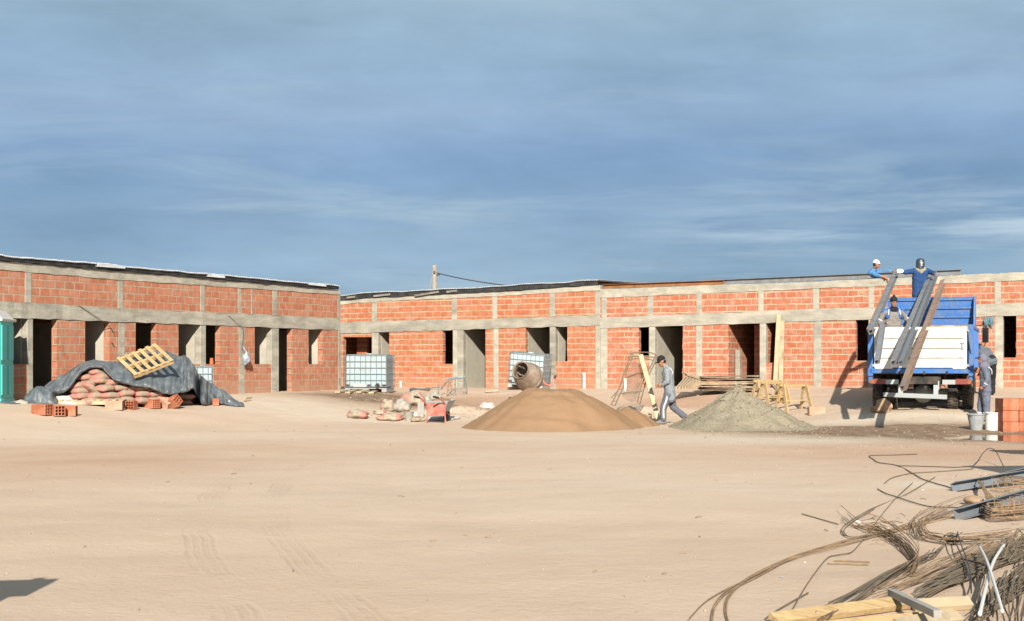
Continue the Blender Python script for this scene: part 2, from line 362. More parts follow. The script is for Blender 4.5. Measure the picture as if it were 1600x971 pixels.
    def build(s, name, mat, parent=None, smooth=False, bevel=0, world=False, solid=0, sub=0):
        if world and parent is not None:
            inv = MATS[parent.name].inverted(); s.v = [inv @ v for v in s.v]
        me = s.mesh(name); return link(name, me, mat, parent, smooth, bevel, solid, sub)
def link(name, me, mat, parent=None, smooth=False, bevel=0, solid=0, sub=0):
    o = bpy.data.objects.new(name, me); COL.objects.link(o)
    for mm in (mat if isinstance(mat, (list, tuple)) else [mat]): me.materials.append(mm)
    if smooth:
        for p in me.polygons: p.use_smooth = True
    if parent is not None:
        o.parent = parent; MATS[o.name] = MATS.get(parent.name, Matrix()).copy()
    else: MATS[o.name] = Matrix()
    if solid:
        md = o.modifiers.new('solid', 'SOLIDIFY'); md.thickness = solid; md.offset = 0
    if sub:
        md = o.modifiers.new('sub', 'SUBSURF'); md.levels = sub; md.render_levels = sub
    if bevel:
        md = o.modifiers.new('bevel', 'BEVEL'); md.width = bevel; md.segments = 2; md.limit_method = 'ANGLE'
    return o
def place(o, loc, rz=0.0, rot=None, scale=None):
    o.location = loc; o.rotation_euler = rot if rot else (0, 0, rz)
    if scale: o.scale = (scale,)*3
    from mathutils import Euler
    mtx = Matrix.Translation(V(loc)) @ Euler(o.rotation_euler).to_matrix().to_4x4()
    if scale: mtx = mtx @ Matrix.Scale(scale, 4)
    MATS[o.name] = mtx
    return o
def tag(o, label=None, cat=None, group=None, kind=None):
    if label: o['label'] = label
    if cat: o['category'] = cat
    if group: o['group'] = group
    if kind: o['kind'] = kind
    return o
def thing(name, label, cat, loc=(0, 0, 0), rz=0.0, group=None, rot=None, scale=None):
    o = bpy.data.objects.new(name, None); COL.objects.link(o); o.empty_display_size = .2
    place(o, loc, rz, rot, scale); tag(o, label, cat, group); return o
def solo(name, mb, mat, label, cat, loc, rz=0.0, group=None, rot=None, **k):     # a thing that is one mesh, local coordinates
    o = mb.build(name, mat, None, **k); place(o, loc, rz, rot); tag(o, label, cat, group); return o
def solow(name, mb, mat, label, cat, group=None, **k):                         # one mesh, world coordinates, origin moved to its base
    c = V((sum(v.x for v in mb.v)/len(mb.v), sum(v.y for v in mb.v)/len(mb.v), min(v.z for v in mb.v)))
    mb.v = [v-c for v in mb.v]
    return solo(name, mb, mat, label, cat, c, 0, group, **k)
def kids(o): return [c for c in bpy.data.objects if c.parent == o]
def copy_tree(o, parent=None):
    c = o.copy(); COL.objects.link(c)
    if parent is not None: c.parent = parent
    for ch in kids(o): copy_tree(ch, c)
    return c
ORD = ['first', 'second', 'third', 'fourth', 'fifth', 'sixth', 'seventh', 'eighth', 'ninth', 'tenth', 'eleventh', 'twelfth', 'thirteenth', 'fourteenth', 'fifteenth', 'sixteenth', 'seventeenth', 'eighteenth', 'nineteenth', 'twentieth']
def rotm(yaw=0, pitch=0, roll=0):
    return Matrix.Rotation(yaw, 3, 'Z') @ Matrix.Rotation(pitch, 3, 'X') @ Matrix.Rotation(roll, 3, 'Y')
def catmull(pts, n=8):
    pts = [V(p) for p in pts]; out = []
    for i in range(len(pts)-1):
        p0 = pts[max(i-1, 0)]; p1 = pts[i]; p2 = pts[i+1]; p3 = pts[min(i+2, len(pts)-1)]
        for k in range(n):
            t = k/n
            out.append(.5*((2*p1)+(p2-p0)*t+(2*p0-5*p1+4*p2-p3)*t*t+(3*p1-p0-3*p2+p3)*t**3))
    out.append(pts[-1]); return out
# ================================================================ world, sun, camera
w = bpy.data.worlds.new('World'); sc.world = w; w.use_nodes = True
N, L = w.node_tree.nodes, w.node_tree.links
bg = N['Background']; bg.inputs['Strength'].default_value = .1
sky = N.new('ShaderNodeTexSky'); sky.sky_type = 'NISHITA'; sky.sun_disc = False
sky.sun_elevation = SUN_EL; sky.sun_rotation = math.atan2(-SUN_DIR.x, -SUN_DIR.y); sky.dust_density = 1.5
tc = N.new('ShaderNodeTexCoord'); sx = N.new('ShaderNodeSeparateXYZ'); L.new(tc.outputs['Generated'], sx.inputs[0])
def math_(op, a=None, b=None, va=None, vb=None):
    n = N.new('ShaderNodeMath'); n.operation = op
    if a is not None: L.new(a, n.inputs[0])
    elif va is not None: n.inputs[0].default_value = va
    if b is not None: L.new(b, n.inputs[1])
    elif vb is not None: n.inputs[1].default_value = vb
    return n.outputs[0]
zc = math_('ADD', math_('MAXIMUM', sx.outputs[2], vb=0.0), vb=.09)
u = math_('DIVIDE', sx.outputs[0], zc); v = math_('DIVIDE', sx.outputs[1], zc)
cb = N.new('ShaderNodeCombineXYZ'); L.new(u, cb.inputs[0]); L.new(v, cb.inputs[1])
def cloud(scale, detail, rough, offs, sc_=(1, 1, 1), dist=0):
    mp = N.new('ShaderNodeMapping'); mp.inputs['Location'].default_value = offs; mp.inputs['Scale'].default_value = sc_; L.new(cb.outputs[0], mp.inputs[0])
    n = N.new('ShaderNodeTexNoise'); n.inputs['Scale'].default_value = scale; n.inputs['Detail'].default_value = detail; n.inputs['Roughness'].default_value = rough
    n.inputs['Distortion'].default_value = dist
    L.new(mp.outputs[0], n.inputs['Vector']); return n.outputs['Fac']
# deck colour by height above the horizon
ramp = N.new('ShaderNodeValToRGB'); L.new(sx.outputs[2], ramp.inputs[0])
def S(c): return tuple(((x/255)/12.92 if x/255 <= .04045 else ((x/255+.055)/1.055)**2.4) for x in c)
EXPO = 1.0
cols = [(.0, (146, 177, 203)), (.066, (137, 169, 199)), (.10, (122, 154, 188)), (.145, (124, 155, 192)), (.175, (141, 168, 199)), (.205, (142, 169, 195)), (.235, (146, 173, 195)), (.26, (156, 181, 199)), (.5, (158, 180, 192)), (1, (165, 178, 188))]
e = ramp.color_ramp.elements
while len(e) < len(cols): e.new(.5)
for i, (p, c) in enumerate(cols):
    e[i].position = p; k = S(c); e[i].color = (k[0], k[1], k[2], 1)
def mixc(f, a, b_, blend='MIX'):
    m = N.new('ShaderNodeMix'); m.data_type = 'RGBA'; m.blend_type = blend
    if isinstance(f, float): m.inputs[0].default_value = f
    else: L.new(f, m.inputs[0])
    if isinstance(a, tuple): m.inputs[6].default_value = a
    else: L.new(a, m.inputs[6])
    if isinstance(b_, tuple): m.inputs[7].default_value = b_
    else: L.new(b_, m.inputs[7])
    return m.outputs[2]
def mrange(x, a, b, c, d):
    m = N.new('ShaderNodeMapRange'); L.new(x, m.inputs[0])
    for i, q in enumerate((a, b, c, d)): m.inputs[i+1].default_value = q
    return m.outputs[0]
n1 = cloud(.55, 6, .55, (3.1, 1.2, 0), (1.0, .8, 1), .3)
n2 = cloud(1.6, 8, .6, (7.3, 4.6, 0), (1, .55, 1), .4)
n3 = cloud(.9, 7, .6, (11.7, 8.1, 2), (.8, 1.2, 1), .6)
c = ramp.outputs[0]
br_ = mrange(n1, .32, .68, .86, 1.13)
br2 = mrange(n2, .32, .7, .92, 1.075)
hsv = N.new('ShaderNodeHueSaturation'); L.new(c, hsv.inputs['Color']); n7 = cloud(3.0, 9, .6, (2.3, 9.6, 1), (.8, .9, 1), .7)
n8 = cloud(7.5, 7, .62, (5.3, 1.6, 4), (.7, .8, 1), .5)
hi = mrange(sx.outputs[2], .09, .2, .25, 1)
br7 = math_('ADD', math_('MULTIPLY', math_('SUBTRACT', mrange(n7, .36, .64, .945, 1.055), vb=1.0), hi), vb=1.0)
br8 = math_('ADD', math_('MULTIPLY', math_('SUBTRACT', mrange(n8, .35, .65, .98, 1.02), vb=1.0), hi), vb=1.0)
L.new(math_('MULTIPLY', math_('MULTIPLY', br_, br2), math_('MULTIPLY', br7, br8)), hsv.inputs['Value'])
L.new(mrange(n1, .3, .7, 1.1, .94), hsv.inputs['Saturation'])
c = hsv.outputs[0]
st = mrange(n3, .53, .72, 0, .5)
c = mixc(st, c, S((178, 200, 212))+(1,))
# bright streaks low on the right
az = math_('DIVIDE', sx.outputs[0], sx.outputs[1])
mzr = math_('MULTIPLY', mrange(az, .05, .22, 0, 1), math_('MULTIPLY', mrange(sx.outputs[2], .06, .09, 0, 1), mrange(sx.outputs[2], .10, .125, 1, 0)))
mp5 = N.new('ShaderNodeMapping'); mp5.inputs['Scale'].default_value = (6, 6, 75); L.new(tc.outputs['Generated'], mp5.inputs[0])
mp5.inputs['Rotation'].default_value = (0, R(-1.2), 0)
n5 = N.new('ShaderNodeTexNoise'); n5.inputs['Scale'].default_value = 1.0; n5.inputs['Detail'].default_value = 7; n5.inputs['Roughness'].default_value = .6; L.new(mp5.outputs[0], n5.inputs['Vector'])
stk = math_('MULTIPLY', mzr, mrange(n5.outputs['Fac'], .42, .64, 0, .85))
c = mixc(stk, c, S((186, 206, 222))+(1,))
# faint streaks everywhere low down
mp6 = N.new('ShaderNodeMapping'); mp6.inputs['Scale'].default_value = (3.5, 3.5, 34); mp6.inputs['Location'].default_value = (5, 2, 9); L.new(tc.outputs['Generated'], mp6.inputs[0])
n6 = N.new('ShaderNodeTexNoise'); n6.inputs['Scale'].default_value = 1.0; n6.inputs['Detail'].default_value = 6; n6.inputs['Roughness'].default_value = .55; L.new(mp6.outputs[0], n6.inputs['Vector'])
c = mixc(mrange(n6.outputs['Fac'], .47, .75, 0, .24), c, S((160, 184, 206))+(1,))
# radiance scale: these colours are what the deck shows at the scene's exposure
sc2 = N.new('ShaderNodeVectorMath'); sc2.operation = 'SCALE'; sc2.inputs['Scale'].default_value = 10.0/2**EXPO
L.new(c, sc2.inputs[0])
c = mixc(.93, sky.outputs[0], sc2.outputs[0])
L.new(c, bg.inputs['Color'])

sun = bpy.data.lights.new('sun', 'SUN'); sun.energy = 4.2; sun.angle = R(.53); sun.color = (1, .935, .83)
so = bpy.data.objects.new('sun', sun); COL.objects.link(so)
d = V((SUN_DIR.x*math.cos(SUN_EL), SUN_DIR.y*math.cos(SUN_EL), -math.sin(SUN_EL)))
so.rotation_euler = d.to_track_quat('-Z', 'Y').to_euler(); so.location = (0, -10, 20)
cam = bpy.data.cameras.new('camera'); co = bpy.data.objects.new('camera', cam); COL.objects.link(co)
cam.sensor_width = 36; cam.lens = F/1600*36; cam.shift_y = (HY-485.5)/1600; cam.clip_end = 3000; cam.clip_start = .1
co.location = (0, 0, H); co.rotation_euler = (R(90), 0, 0); sc.camera = co
vs = sc.view_settings; vs.view_transform = 'Standard'; vs.look = 'None'; vs.gamma = 1; vs.use_curve_mapping = False; vs.exposure = EXPO

# ================================================================ ground: one sheet to the horizon
def axis(lo, hi, step, far, ratio=1.35):
    a = []; x = lo
    while x <= hi+1e-6: a.append(x); x += step
    s = step; x = a[-1]
    while x < far: s *= ratio; x += s; a.append(x)
    s = step; x = a[0]; b = []
    while x > -far: s *= ratio; x -= s; b.append(x)
    return list(reversed(b))+a
gx = axis(-17, 17, .17, 900); gy = axis(4, 47, .17, 900)
mb = MB(); mb.grid([[gp(x, y) for x in gx] for y in gy])
me = mb.mesh('ground')
attr = {k: me.attributes.new(k, 'FLOAT', 'POINT') for k in ('mud', 'red', 'pale')}
def blob(x, y, px, py, rx, ry):
    c_ = BL.get((px, py))
    if c_ is None: c_ = BL[(px, py)] = G(px, py)
    return math.exp(-((x-c_.x)/rx)**2-((y-c_.y)/ry)**2)
BL = {}
for i, vtx in enumerate(me.vertices):
    x, y, z = vtx.co
    if abs(x) > 25 or y < 3 or y > 60: continue
    f = .5*fbm(x, y, 1.4, 3, 4.4)
    mud = 1.3*blob(x, y, 600, 624, 2.4, 2.2)+1.9*blob(x, y, 1340, 672, 2.4, 1.3)+1.9*blob(x, y, 1480, 678, 3.2, 1.8)+1.5*blob(x, y, 1590, 688, 3.0, 2.6)+.9*blob(x, y, 1250, 672, 1.4, 1.1)
    mud += .25*blob(x, y, 1440, 620, 2.0, 2.0)
    red = .9*blob(x, y, 745, 630, 2.6, 2.2)+.9*blob(x, y, 1050, 630, 2.0, 2.2)+.7*blob(x, y, 1480, 705, 4, 3)+.55*blob(x, y, 80, 725, 3.0, 3.0)+.4*blob(x, y, 300, 700, 3, 1.6)+.4*blob(x, y, 1350, 610, 3, 1.5)
    pale = 1.3*blob(x, y, 1230, 688, 2.6, 1.5)+.7*blob(x, y, 430, 630, 3, 2.6)+2.2*blob(x, y, 1400, 654, 2.0, .95)+.7*blob(x, y, 620, 655, 2.5, 1.2)+.8*blob(x, y, 1440, 757, .5, .4)+.45*blob(x, y, 160, 685, 4, 1.8)+.4*blob(x, y, 850, 760, 4, 3)
    attr['mud'].data[i].value = min(1, max(0, mud+f*.7*min(1, mud*2)))
    attr['red'].data[i].value = min(1, max(0, red+f*.5*min(1, red*2)))
    attr['pale'].data[i].value = min(1, max(0, pale+f*.5*min(1, pale*2)))
gm = bpy.data.materials.new('packed sandy earth'); gN, gL = nt(gm); gb = gN['Principled BSDF']
gb.inputs['Roughness'].default_value = .97; gb.inputs['Specular IOR Level'].default_value = .08
N, L = gN, gL
tcg = N.new('ShaderNodeTexCoord')
def gnoise(scale, detail=6, rough=.6, st=(1, 1, 1)):
    mp = N.new('ShaderNodeMapping'); mp.inputs['Scale'].default_value = st; L.new(tcg.outputs['Object'], mp.inputs[0])
    n = N.new('ShaderNodeTexNoise'); n.inputs['Scale'].default_value = scale; n.inputs['Detail'].default_value = detail; n.inputs['Roughness'].default_value = rough
    L.new(mp.outputs[0], n.inputs['Vector']); return n.outputs['Fac']
def gattr(nm):
    a = N.new('ShaderNodeAttribute'); a.attribute_name = nm; return a.outputs['Fac']
r = N.new('ShaderNodeValToRGB'); L.new(gnoise(.35, 6, .62, (.8, 1, 1)), r.inputs[0])
el = r.color_ramp.elements; el[0].position = .3; el[1].position = .7
el[0].color = (.475, .352, .258, 1); el[1].color = (.53, .415, .315, 1)
c = r.outputs[0]
c = mixc(mrange(gnoise(1.7, 7, .65, (.8, 1.0, 1)), .5, .74, 0, .26), c, (.42, .285, .19, 1))
c = mixc(mrange(gnoise(5, 7, .7), .55, .75, 0, .3), c, (.52, .40, .30, 1))
c = mixc(math_('MULTIPLY', gattr('red'), vb=.8), c, (.38, .225, .145, 1))
c = mixc(math_('MULTIPLY', gattr('pale'), mrange(gnoise(2.4, 6), .25, .6, .4, 1.0)), c, (.53, .455, .36, 1))
c = mixc(math_('MULTIPLY', gattr('mud'), mrange(gnoise(3.0, 6), .2, .6, .45, 1.0)), c, (.165, .105, .062, 1))
# speckle of grit
c = mixc(mrange(gnoise(60, 3, .6), .68, .76, 0, .3), c, (.30, .22, .155, 1))
c = mixc(mrange(gnoise(38, 3, .6), .68, .75, 0, .4), c, (.6, .5, .4, 1))
# tyre tracks: arcs pressed in the dust
sxy = N.new('ShaderNodeSeparateXYZ'); L.new(tcg.outputs['Object'], sxy.inputs[0])
wob = math_('MULTIPLY', math_('SUBTRACT', gnoise(.6, 2), vb=.5), vb=.25)
dx = math_('SUBTRACT', sxy.outputs[0], vb=41.2); dy = math_('SUBTRACT', sxy.outputs[1], vb=21.8)
rad = math_('ADD', math_('SQRT', math_('ADD', math_('MULTIPLY', dx, dx), math_('MULTIPLY', dy, dy))), wob)
tr = None
for R0, hw in ((44.93, .14), (44.25, .14)):
    q = math_('ABSOLUTE', math_('SUBTRACT', rad, vb=R0))
    k = mrange(q, hw*.8, hw, 1, 0)
    tr = k if tr is None else math_('MAXIMUM', tr, k)
lines = math_('MULTIPLY_ADD', math_('SINE', math_('MULTIPLY', rad, vb=85.0)), vb=.5); 
trk = math_('MULTIPLY', tr, math_('MULTIPLY', mrange(gnoise(.5, 3), .42, .6, 0, 1), mrange(sxy.outputs[1], 17, 22, 1, 0)))
tl = math_('MULTIPLY', trk, mrange(lines, -.5, .5, 0, 1))
c = mixc(math_('MULTIPLY', tl, vb=.2), c, (.36, .26, .18, 1))
L.new(c, gb.inputs['Base Color'])
bh = math_('ADD', math_('MULTIPLY', gnoise(16, 10, .72), vb=.9), math_('MULTIPLY', gnoise(2.2, 5, .6), vb=1.0))
bh = math_('SUBTRACT', bh, math_('MULTIPLY', tl, vb=.4))
bp = N.new('ShaderNodeBump'); bp.inputs['Distance'].default_value = .018; bp.inputs['Strength'].default_value = .9; L.new(bh, bp.inputs['Height']); L.new(bp.outputs[0], gb.inputs['Normal'])
L.new(mrange(gattr('mud'), .3, 1, .97, .55), gb.inputs['Roughness'])
ground = link('ground', me, gm, None, smooth=True); tag(ground, kind='structure')

# puddle
wm = bpy.data.materials.new('still muddy water'); wN, wL = nt(wm); wb = wN['Principled BSDF']
wb.inputs['Base Color'].default_value = (.09, .06, .035, 1); wb.inputs['Roughness'].default_value = .04; wb.inputs['Specular IOR Level'].default_value = .8
mb = MB(); pc = V((10.6, 28.2, 0)); ring = []
for k in range(40):
    t = 2*math.pi*k/40; rr = 1+.25*fbm(math.cos(t)*2, math.sin(t)*2, 1.0, 2, 5)
    ring.append(V((pc.x+2.4*rr*math.cos(t), pc.y+1.9*rr*math.sin(t), -.052)))
mb.add(ring, [tuple(range(40))])
tag(mb.build('puddle', wm), kind='structure')

# loose stones and grit over the yard
mb = MB(); rs = random.Random(4)
def stone(mb, p, s, rs):
    rt = rotm(rs.random()*6, rs.random()*6); ph = rs.random()*50
    mb.ell(p, (s, s*rs.uniform(.6, .95), s*rs.uniform(.45, .8)), rt, 7, 5, lambda q: q*(1+.35*noise.noise(q*(1.3/s)+V((ph, 0, 0)))))
for i in range(330):
    y = 7+38*rs.random()**1.3; x = (rs.random()*2-1)*y*.4
    stone(mb, gp(x, y, .004), rs.uniform(.004, .011)*(1+y/30), rs)
for i in range(330):
    q = G(rs.uniform(1170, 1600), rs.uniform(655, 712)); stone(mb, q+V((0, 0, .004)), rs.uniform(.006, .02), rs)
for i in range(260):
    q = G(rs.uniform(690, 820), rs.uniform(612, 655)); stone(mb, q+V((0, 0, .01)), rs.uniform(.01, .03), rs)
for i in range(160):
    q = G(rs.uniform(1020, 1120), rs.uniform(620, 672)); stone(mb, q+V((0, 0, .006)), rs.uniform(.008, .026), rs)
for i in range(160):
    q = G(rs.uniform(540, 640), rs.uniform(610, 650)); stone(mb, q+V((0, 0, .01)), rs.uniform(.008, .03), rs)
o = mb.build('pebbles', M['pebble'], smooth=True); tag(o, 'loose pebbles and crumbs of earth scattered over the sandy yard', 'pebbles', kind='stuff')

mb = MB(); rs = random.Random(41)
for i in range(110):
    y = 7+36*rs.random()**1.2; x = (rs.random()*2-1)*y*.37; a = rs.random()*6.3; l_ = rs.uniform(.02, .07)*(1+y/40); p = gp(x, y, .006)
    q = p+V((math.cos(a)*l_, math.sin(a)*l_, rs.uniform(0, .012))); mb.tube([p, (p+q)/2+V((0, 0, .006)), q], rs.uniform(.0015, .0035)*(1+y/30), 4)
o = mb.build('twigs', M['rebarrust']); tag(o, 'scattered dark twigs and wire ends lying over the sandy yard', 'debris', kind='stuff')

# ================================================================ buildings
def uvw(side):
    U_ = UL if side == 'L' else UR; C_ = CL if side == 'L' else CR; N_ = NL if side == 'L' else NR
    return lambda p: ((p-C_).dot(U_)+(p-C_).dot(N_), p.z+.07)
def slab(mb, side, x0, x1, zb, zt, i0=0.0, i1=.18, n=1, jit=0):
    """piece of wall between picture columns x0,x1; zb/zt callables of px (or floats); i0..i1 depth behind the face"""
    N_ = NL if side == 'L' else NR; f = uvw(side); J0 = [(random.uniform(-jit, jit), random.uniform(-jit, jit), random.uniform(-jit, jit)*.7) for _ in range(n+1)]
    for k in range(n):
        a = lerp(x0, x1, k/n); b = lerp(x0, x1, (k+1)/n)
        A, B = wxy(side, a), wxy(side, b)
        q = lambda zz, px: zz(px) if callable(zz) else zz
        p = []
        for h_, zz in enumerate((zb, zt)):
            za, zb_ = q(zz, a)+J0[k][h_], q(zz, b)+J0[k+1][h_]
            p += [A+N_*(i0+J0[k][2])+V((0, 0, za)), B+N_*(i0+J0[k+1][2])+V((0, 0, zb_)), B+N_*i1+V((0, 0, zb_)), A+N_*i1+V((0, 0, za))]
        mb.hexa(p, f)
def zline(side, *pts):
    pts = [(x, wz(side, x, y)) for x, y in pts]
    def f(px):
        if px <= pts[0][0]: return pts[0][1] if len(pts) == 1 else lerp(pts[0][1], pts[1][1], (px-pts[0][0])/(pts[1][0]-pts[0][0]))
        for (a, za), (b, zb_) in zip(pts, pts[1:]):
            if px <= b: return lerp(za, zb_, (px-a)/(b-a))
        (a, za), (b, zb_) = pts[-2], pts[-1]; return lerp(za, zb_, (px-a)/(b-a))
    return f
def part_wall(side, px, depth, i0, th, z0, z1, sgn):
    """cross wall at picture column px running inward"""
    N_ = NL if side == 'L' else NR; U_ = (UL if side == 'L' else UR)*sgn
    A = wxy(side, px); p = []
    for z in (z0, z1):
        for q in (A+N_*i0, A+U_*th+N_*i0, A+U_*th+N_*depth, A+N_*depth): p.append(q+V((0, 0, z)))
    if sgn < 0: p = [p[1], p[0], p[3], p[2], p[5], p[4], p[7], p[6]]
    return p
def building(name, label, side, xa, xb, ztop, zbt, zbb, zmb, bricks, cols_lo, cols_up, brick_mat, parts, depth, zfloor, brickparts=(), teeth=()):
    th = .19; N_ = NL if side == 'L' else NR
    c = (wxy(side, xa)+wxy(side, xb))/2; c.z = zfloor
    t = thing(name, label, 'building', c)
    wall = MB(); g0 = zfloor-.6
    for x0, x1, z0, z1 in bricks:
        slab(wall, side, x0, x1, g0 if z0 is None else z0, zmb if z1 is None else z1, 0, th, 1 if x1-x0 < 40 else 2)
    rt_ = random.Random(9)
    for px, sg in teeth:
        z = .7
        while z < 2.3:
            if rt_.random() < .5:
                w_ = rt_.uniform(.4, 1.1); a, b = (px-w_, px) if sg < 0 else (px, px+w_)
                slab(wall, side, a, b, z, z+.185, .006, .17)
            z += .2
    ups = sorted(cols_up); xs = xa
    for a, b in ups+[(xb, xb)]:
        if a-xs > 1: slab(wall, side, xs, a, zbb, zbt, 0, th, 2)
        xs = b
    wall.build('brick_wall', brick_mat, t, world=True)
    for a, b in cols_lo:
        m = MB(); jit = random.uniform(.004, .014); slab(m, side, a, b, g0, zmb, -jit, th+.01)
        m.build('concrete_column', random.choice([M['concrete'], M['concrete2']]), t, world=True, bevel=.012)
    for a, b in ups:
        m = MB(); jit = random.uniform(.004, .014); slab(m, side, a, b, zbb, zbt, -jit, th+.01)
        m.build('upper_column', random.choice([M['concrete'], M['concrete2']]), t, world=True, bevel=.012)
    m = MB(); slab(m, side, xa, xb, zmb, zbb, -.024, th+.02, 60, .014); m.build('ring_beam', M['concrete'], t, world=True)
    m = MB(); slab(m, side, xa, xb, zbt, ztop, -.020, th+.02, 60, .012); m.build('top_beam', M['concrete2'], t, world=True)
    for px, dd, sgn, mt in parts:
        m = MB(); m.hexa(part_wall(side, px, dd, th+.02, .14, g0, min(zmb(px), 9), sgn), uvw(side)); m.build('partition_wall', M[mt], t, world=True)
    for x0, x1, ia, ib, z0, z1 in brickparts:
        m = MB(); slab(m, side, x0, x1, z0, z1, ia, ib); m.build('inner_brick_wall', brick_mat, t, world=True)
    # far wall, ends, floor, ceiling; right building's ceiling added to keep its rooms dark
    m = MB(); slab(m, side, xa, xb, g0, lambda p: zbt(p)-.02, depth, depth+.19)
    for px, sg in ((xa, 1), (xb, -1)):
        m.hexa(part_wall(side, px, depth-.003, th+.022, .17, g0, min(zbt(px), 9)-.02, sg), uvw(side))
    m.build('rear_wall', brick_mat, t, world=True)
    m = MB(); slab(m, side, xa, xb, zfloor-.4, zfloor-.01, th+.03, depth-.01); m.build('floor_slab', M['floor'], t, world=True)
    m = MB(); slab(m, side, xa, xb, lambda p: zbb(p)-.02, lambda p: zbb(p)+.1, th+.03, depth-.01); m.build('ceiling', M['floor'], t, world=True)
    return t

# ---- left building
Lt = zline('L', (0, 408), (185, 424), (527, 453)); Lbt = zline('L', (0, 421.7), (185, 437.5), (527, 460.5))
Lbb = zline('L', (0, 471), (185, 483), (435, 493.7), (527, 498)); Lmb = zline('L', (0, 496), (527, 516))
SL = 1.425
lb = [(-120, -40, None, None), (-40, 43, None, SL), (89, 133, None, None), (133, 171, None, SL), (171, 185, None, None), (195, 212, None, None), (212, 244, None, SL),
      (244, 279, None, None), (279, 313, None, SL), (321.5, 344, None, SL), (344, 373, None, None), (382, 398, None, None), (398, 424, None, SL), (456, 482, None, None), (482, 504, None, SL), (504, 528.3, None, None)]
lbuild = building('brick_building', 'unfinished red brick building on the left with dark doorways behind the tarpaulin heap', 'L', -120, 531, Lt, Lbt, Lbb, Lmb, lb,
    [(43, 51.5), (185, 195), (313, 321.5), (373, 382), (424, 435.5), (528.3, 532.5)], [(39, 49), (184, 192), (313, 319.5), (372, 376.5), (392.3, 394.5), (426, 433), (527, 532)], M['brick_l'],
    [(42, 4.0, 1, 'render'), (171, 4.0, 1, 'render'), (313, 4, 1, 'render'), (426, 4, 1, 'render'), (505, 4, 1, 'render')], 4.6, .55, teeth=[(89, -1), (244, -1), (344, -1), (456, -1), (504, -1), (482, 1)])
def roof(side, t, xa, xb, zt, thick, over, seed, depth, mem, lift, pieces, rise):
    N_ = NL if side == 'L' else NR; rs = random.Random(seed)
    # dark membrane: wavy lip over the top beam
    m = MB(); pts_t, pts_b, pts_f = [], [], []
    n = int((xb-xa)/6)
    top, bot, back = [], [], []
    for k in range(n+1):
        px = lerp(xa, xb, k/n); A = wxy(side, px); z = zt(px)
        wv = .03*fbm(px, seed, 18, 3, seed); wv2 = .035*fbm(px, seed, 25, 3, seed+7)
        bot.append(A-N_*(over+wv)+V((0, 0, z+.012-max(0, wv2)))); top.append(A-N_*(over+wv*.6)+V((0, 0, z+thick+wv2*.6)))
        back.append(A+N_*depth+V((0, 0, z+thick+rise)))
    und = [b+N_*(over+.15) for b in bot]
    m.grid([und, bot, top, back]); m.build('roof_membrane', mem, t, world=True)
    # corrugated sheet over it
    m = MB(); a, b, bk, bb = [], [], [], []
    n = int((xb-xa)/1.1)
    for k in range(n+1):
        px = lerp(xa, xb, k/n); A = wxy(side, px); z = zt(px)+thick+.02+.04*fbm(px, seed, 40, 2, seed+3)
        cz = .018*math.cos(k*1.9)
        a.append(A-N_*(over+.05)+V((0, 0, z+cz))); bk.append(A+N_*depth+V((0, 0, z+cz+rise)))
    m.grid([a, bk]); m.build('roof_sheet', M['sheet'], t, world=True, solid=.012)
    for x0, x1, za, zb_, ov in pieces:
        m = MB(); A, B = wxy(side, x0), wxy(side, x1)
        p = []
        for dz in (0, .012):
            p += [A-N_*(over+ov)+V((0, 0, zt(x0)+za+dz)), B-N_*(over+ov)+V((0, 0, zt(x1)+zb_+dz)), B+N_*.3+V((0, 0, zt(x1)+thick+.05+dz)), A+N_*.3+V((0, 0, zt(x0)+thick+.05+dz))]
        m.hexa(p); m.build('loose_sheet', M['sheet'], t, world=True)
        m = MB(); m.hexa([A-N_*(over+ov+.004)+V((0, 0, zt(x0)+za)), B-N_*(over+ov+.004)+V((0, 0, zt(x1)+zb_)), B-N_*(over+ov-.004)+V((0, 0, zt(x1)+zb_)), A-N_*(over+ov-.004)+V((0, 0, zt(x0)+za)),
                A-N_*(over+ov+.004)+V((0, 0, zt(x0)+za+.07)), B-N_*(over+ov+.004)+V((0, 0, zt(x1)+zb_+.07)), B-N_*(over+ov-.004)+V((0, 0, zt(x1)+zb_+.07)), A-N_*(over+ov-.004)+V((0, 0, zt(x0)+za+.07))])
        m.build('sheet_flashing', M['sheet'], t, world=True)
roof('L', lbuild, -120, 527, Lt, .11, .07, 3, 4.7, M['membrane'], .02, [(146, 190, .06, .07, .06), (319, 346, .05, .05, .06), (478, 505, .07, .06, .05)], .22)

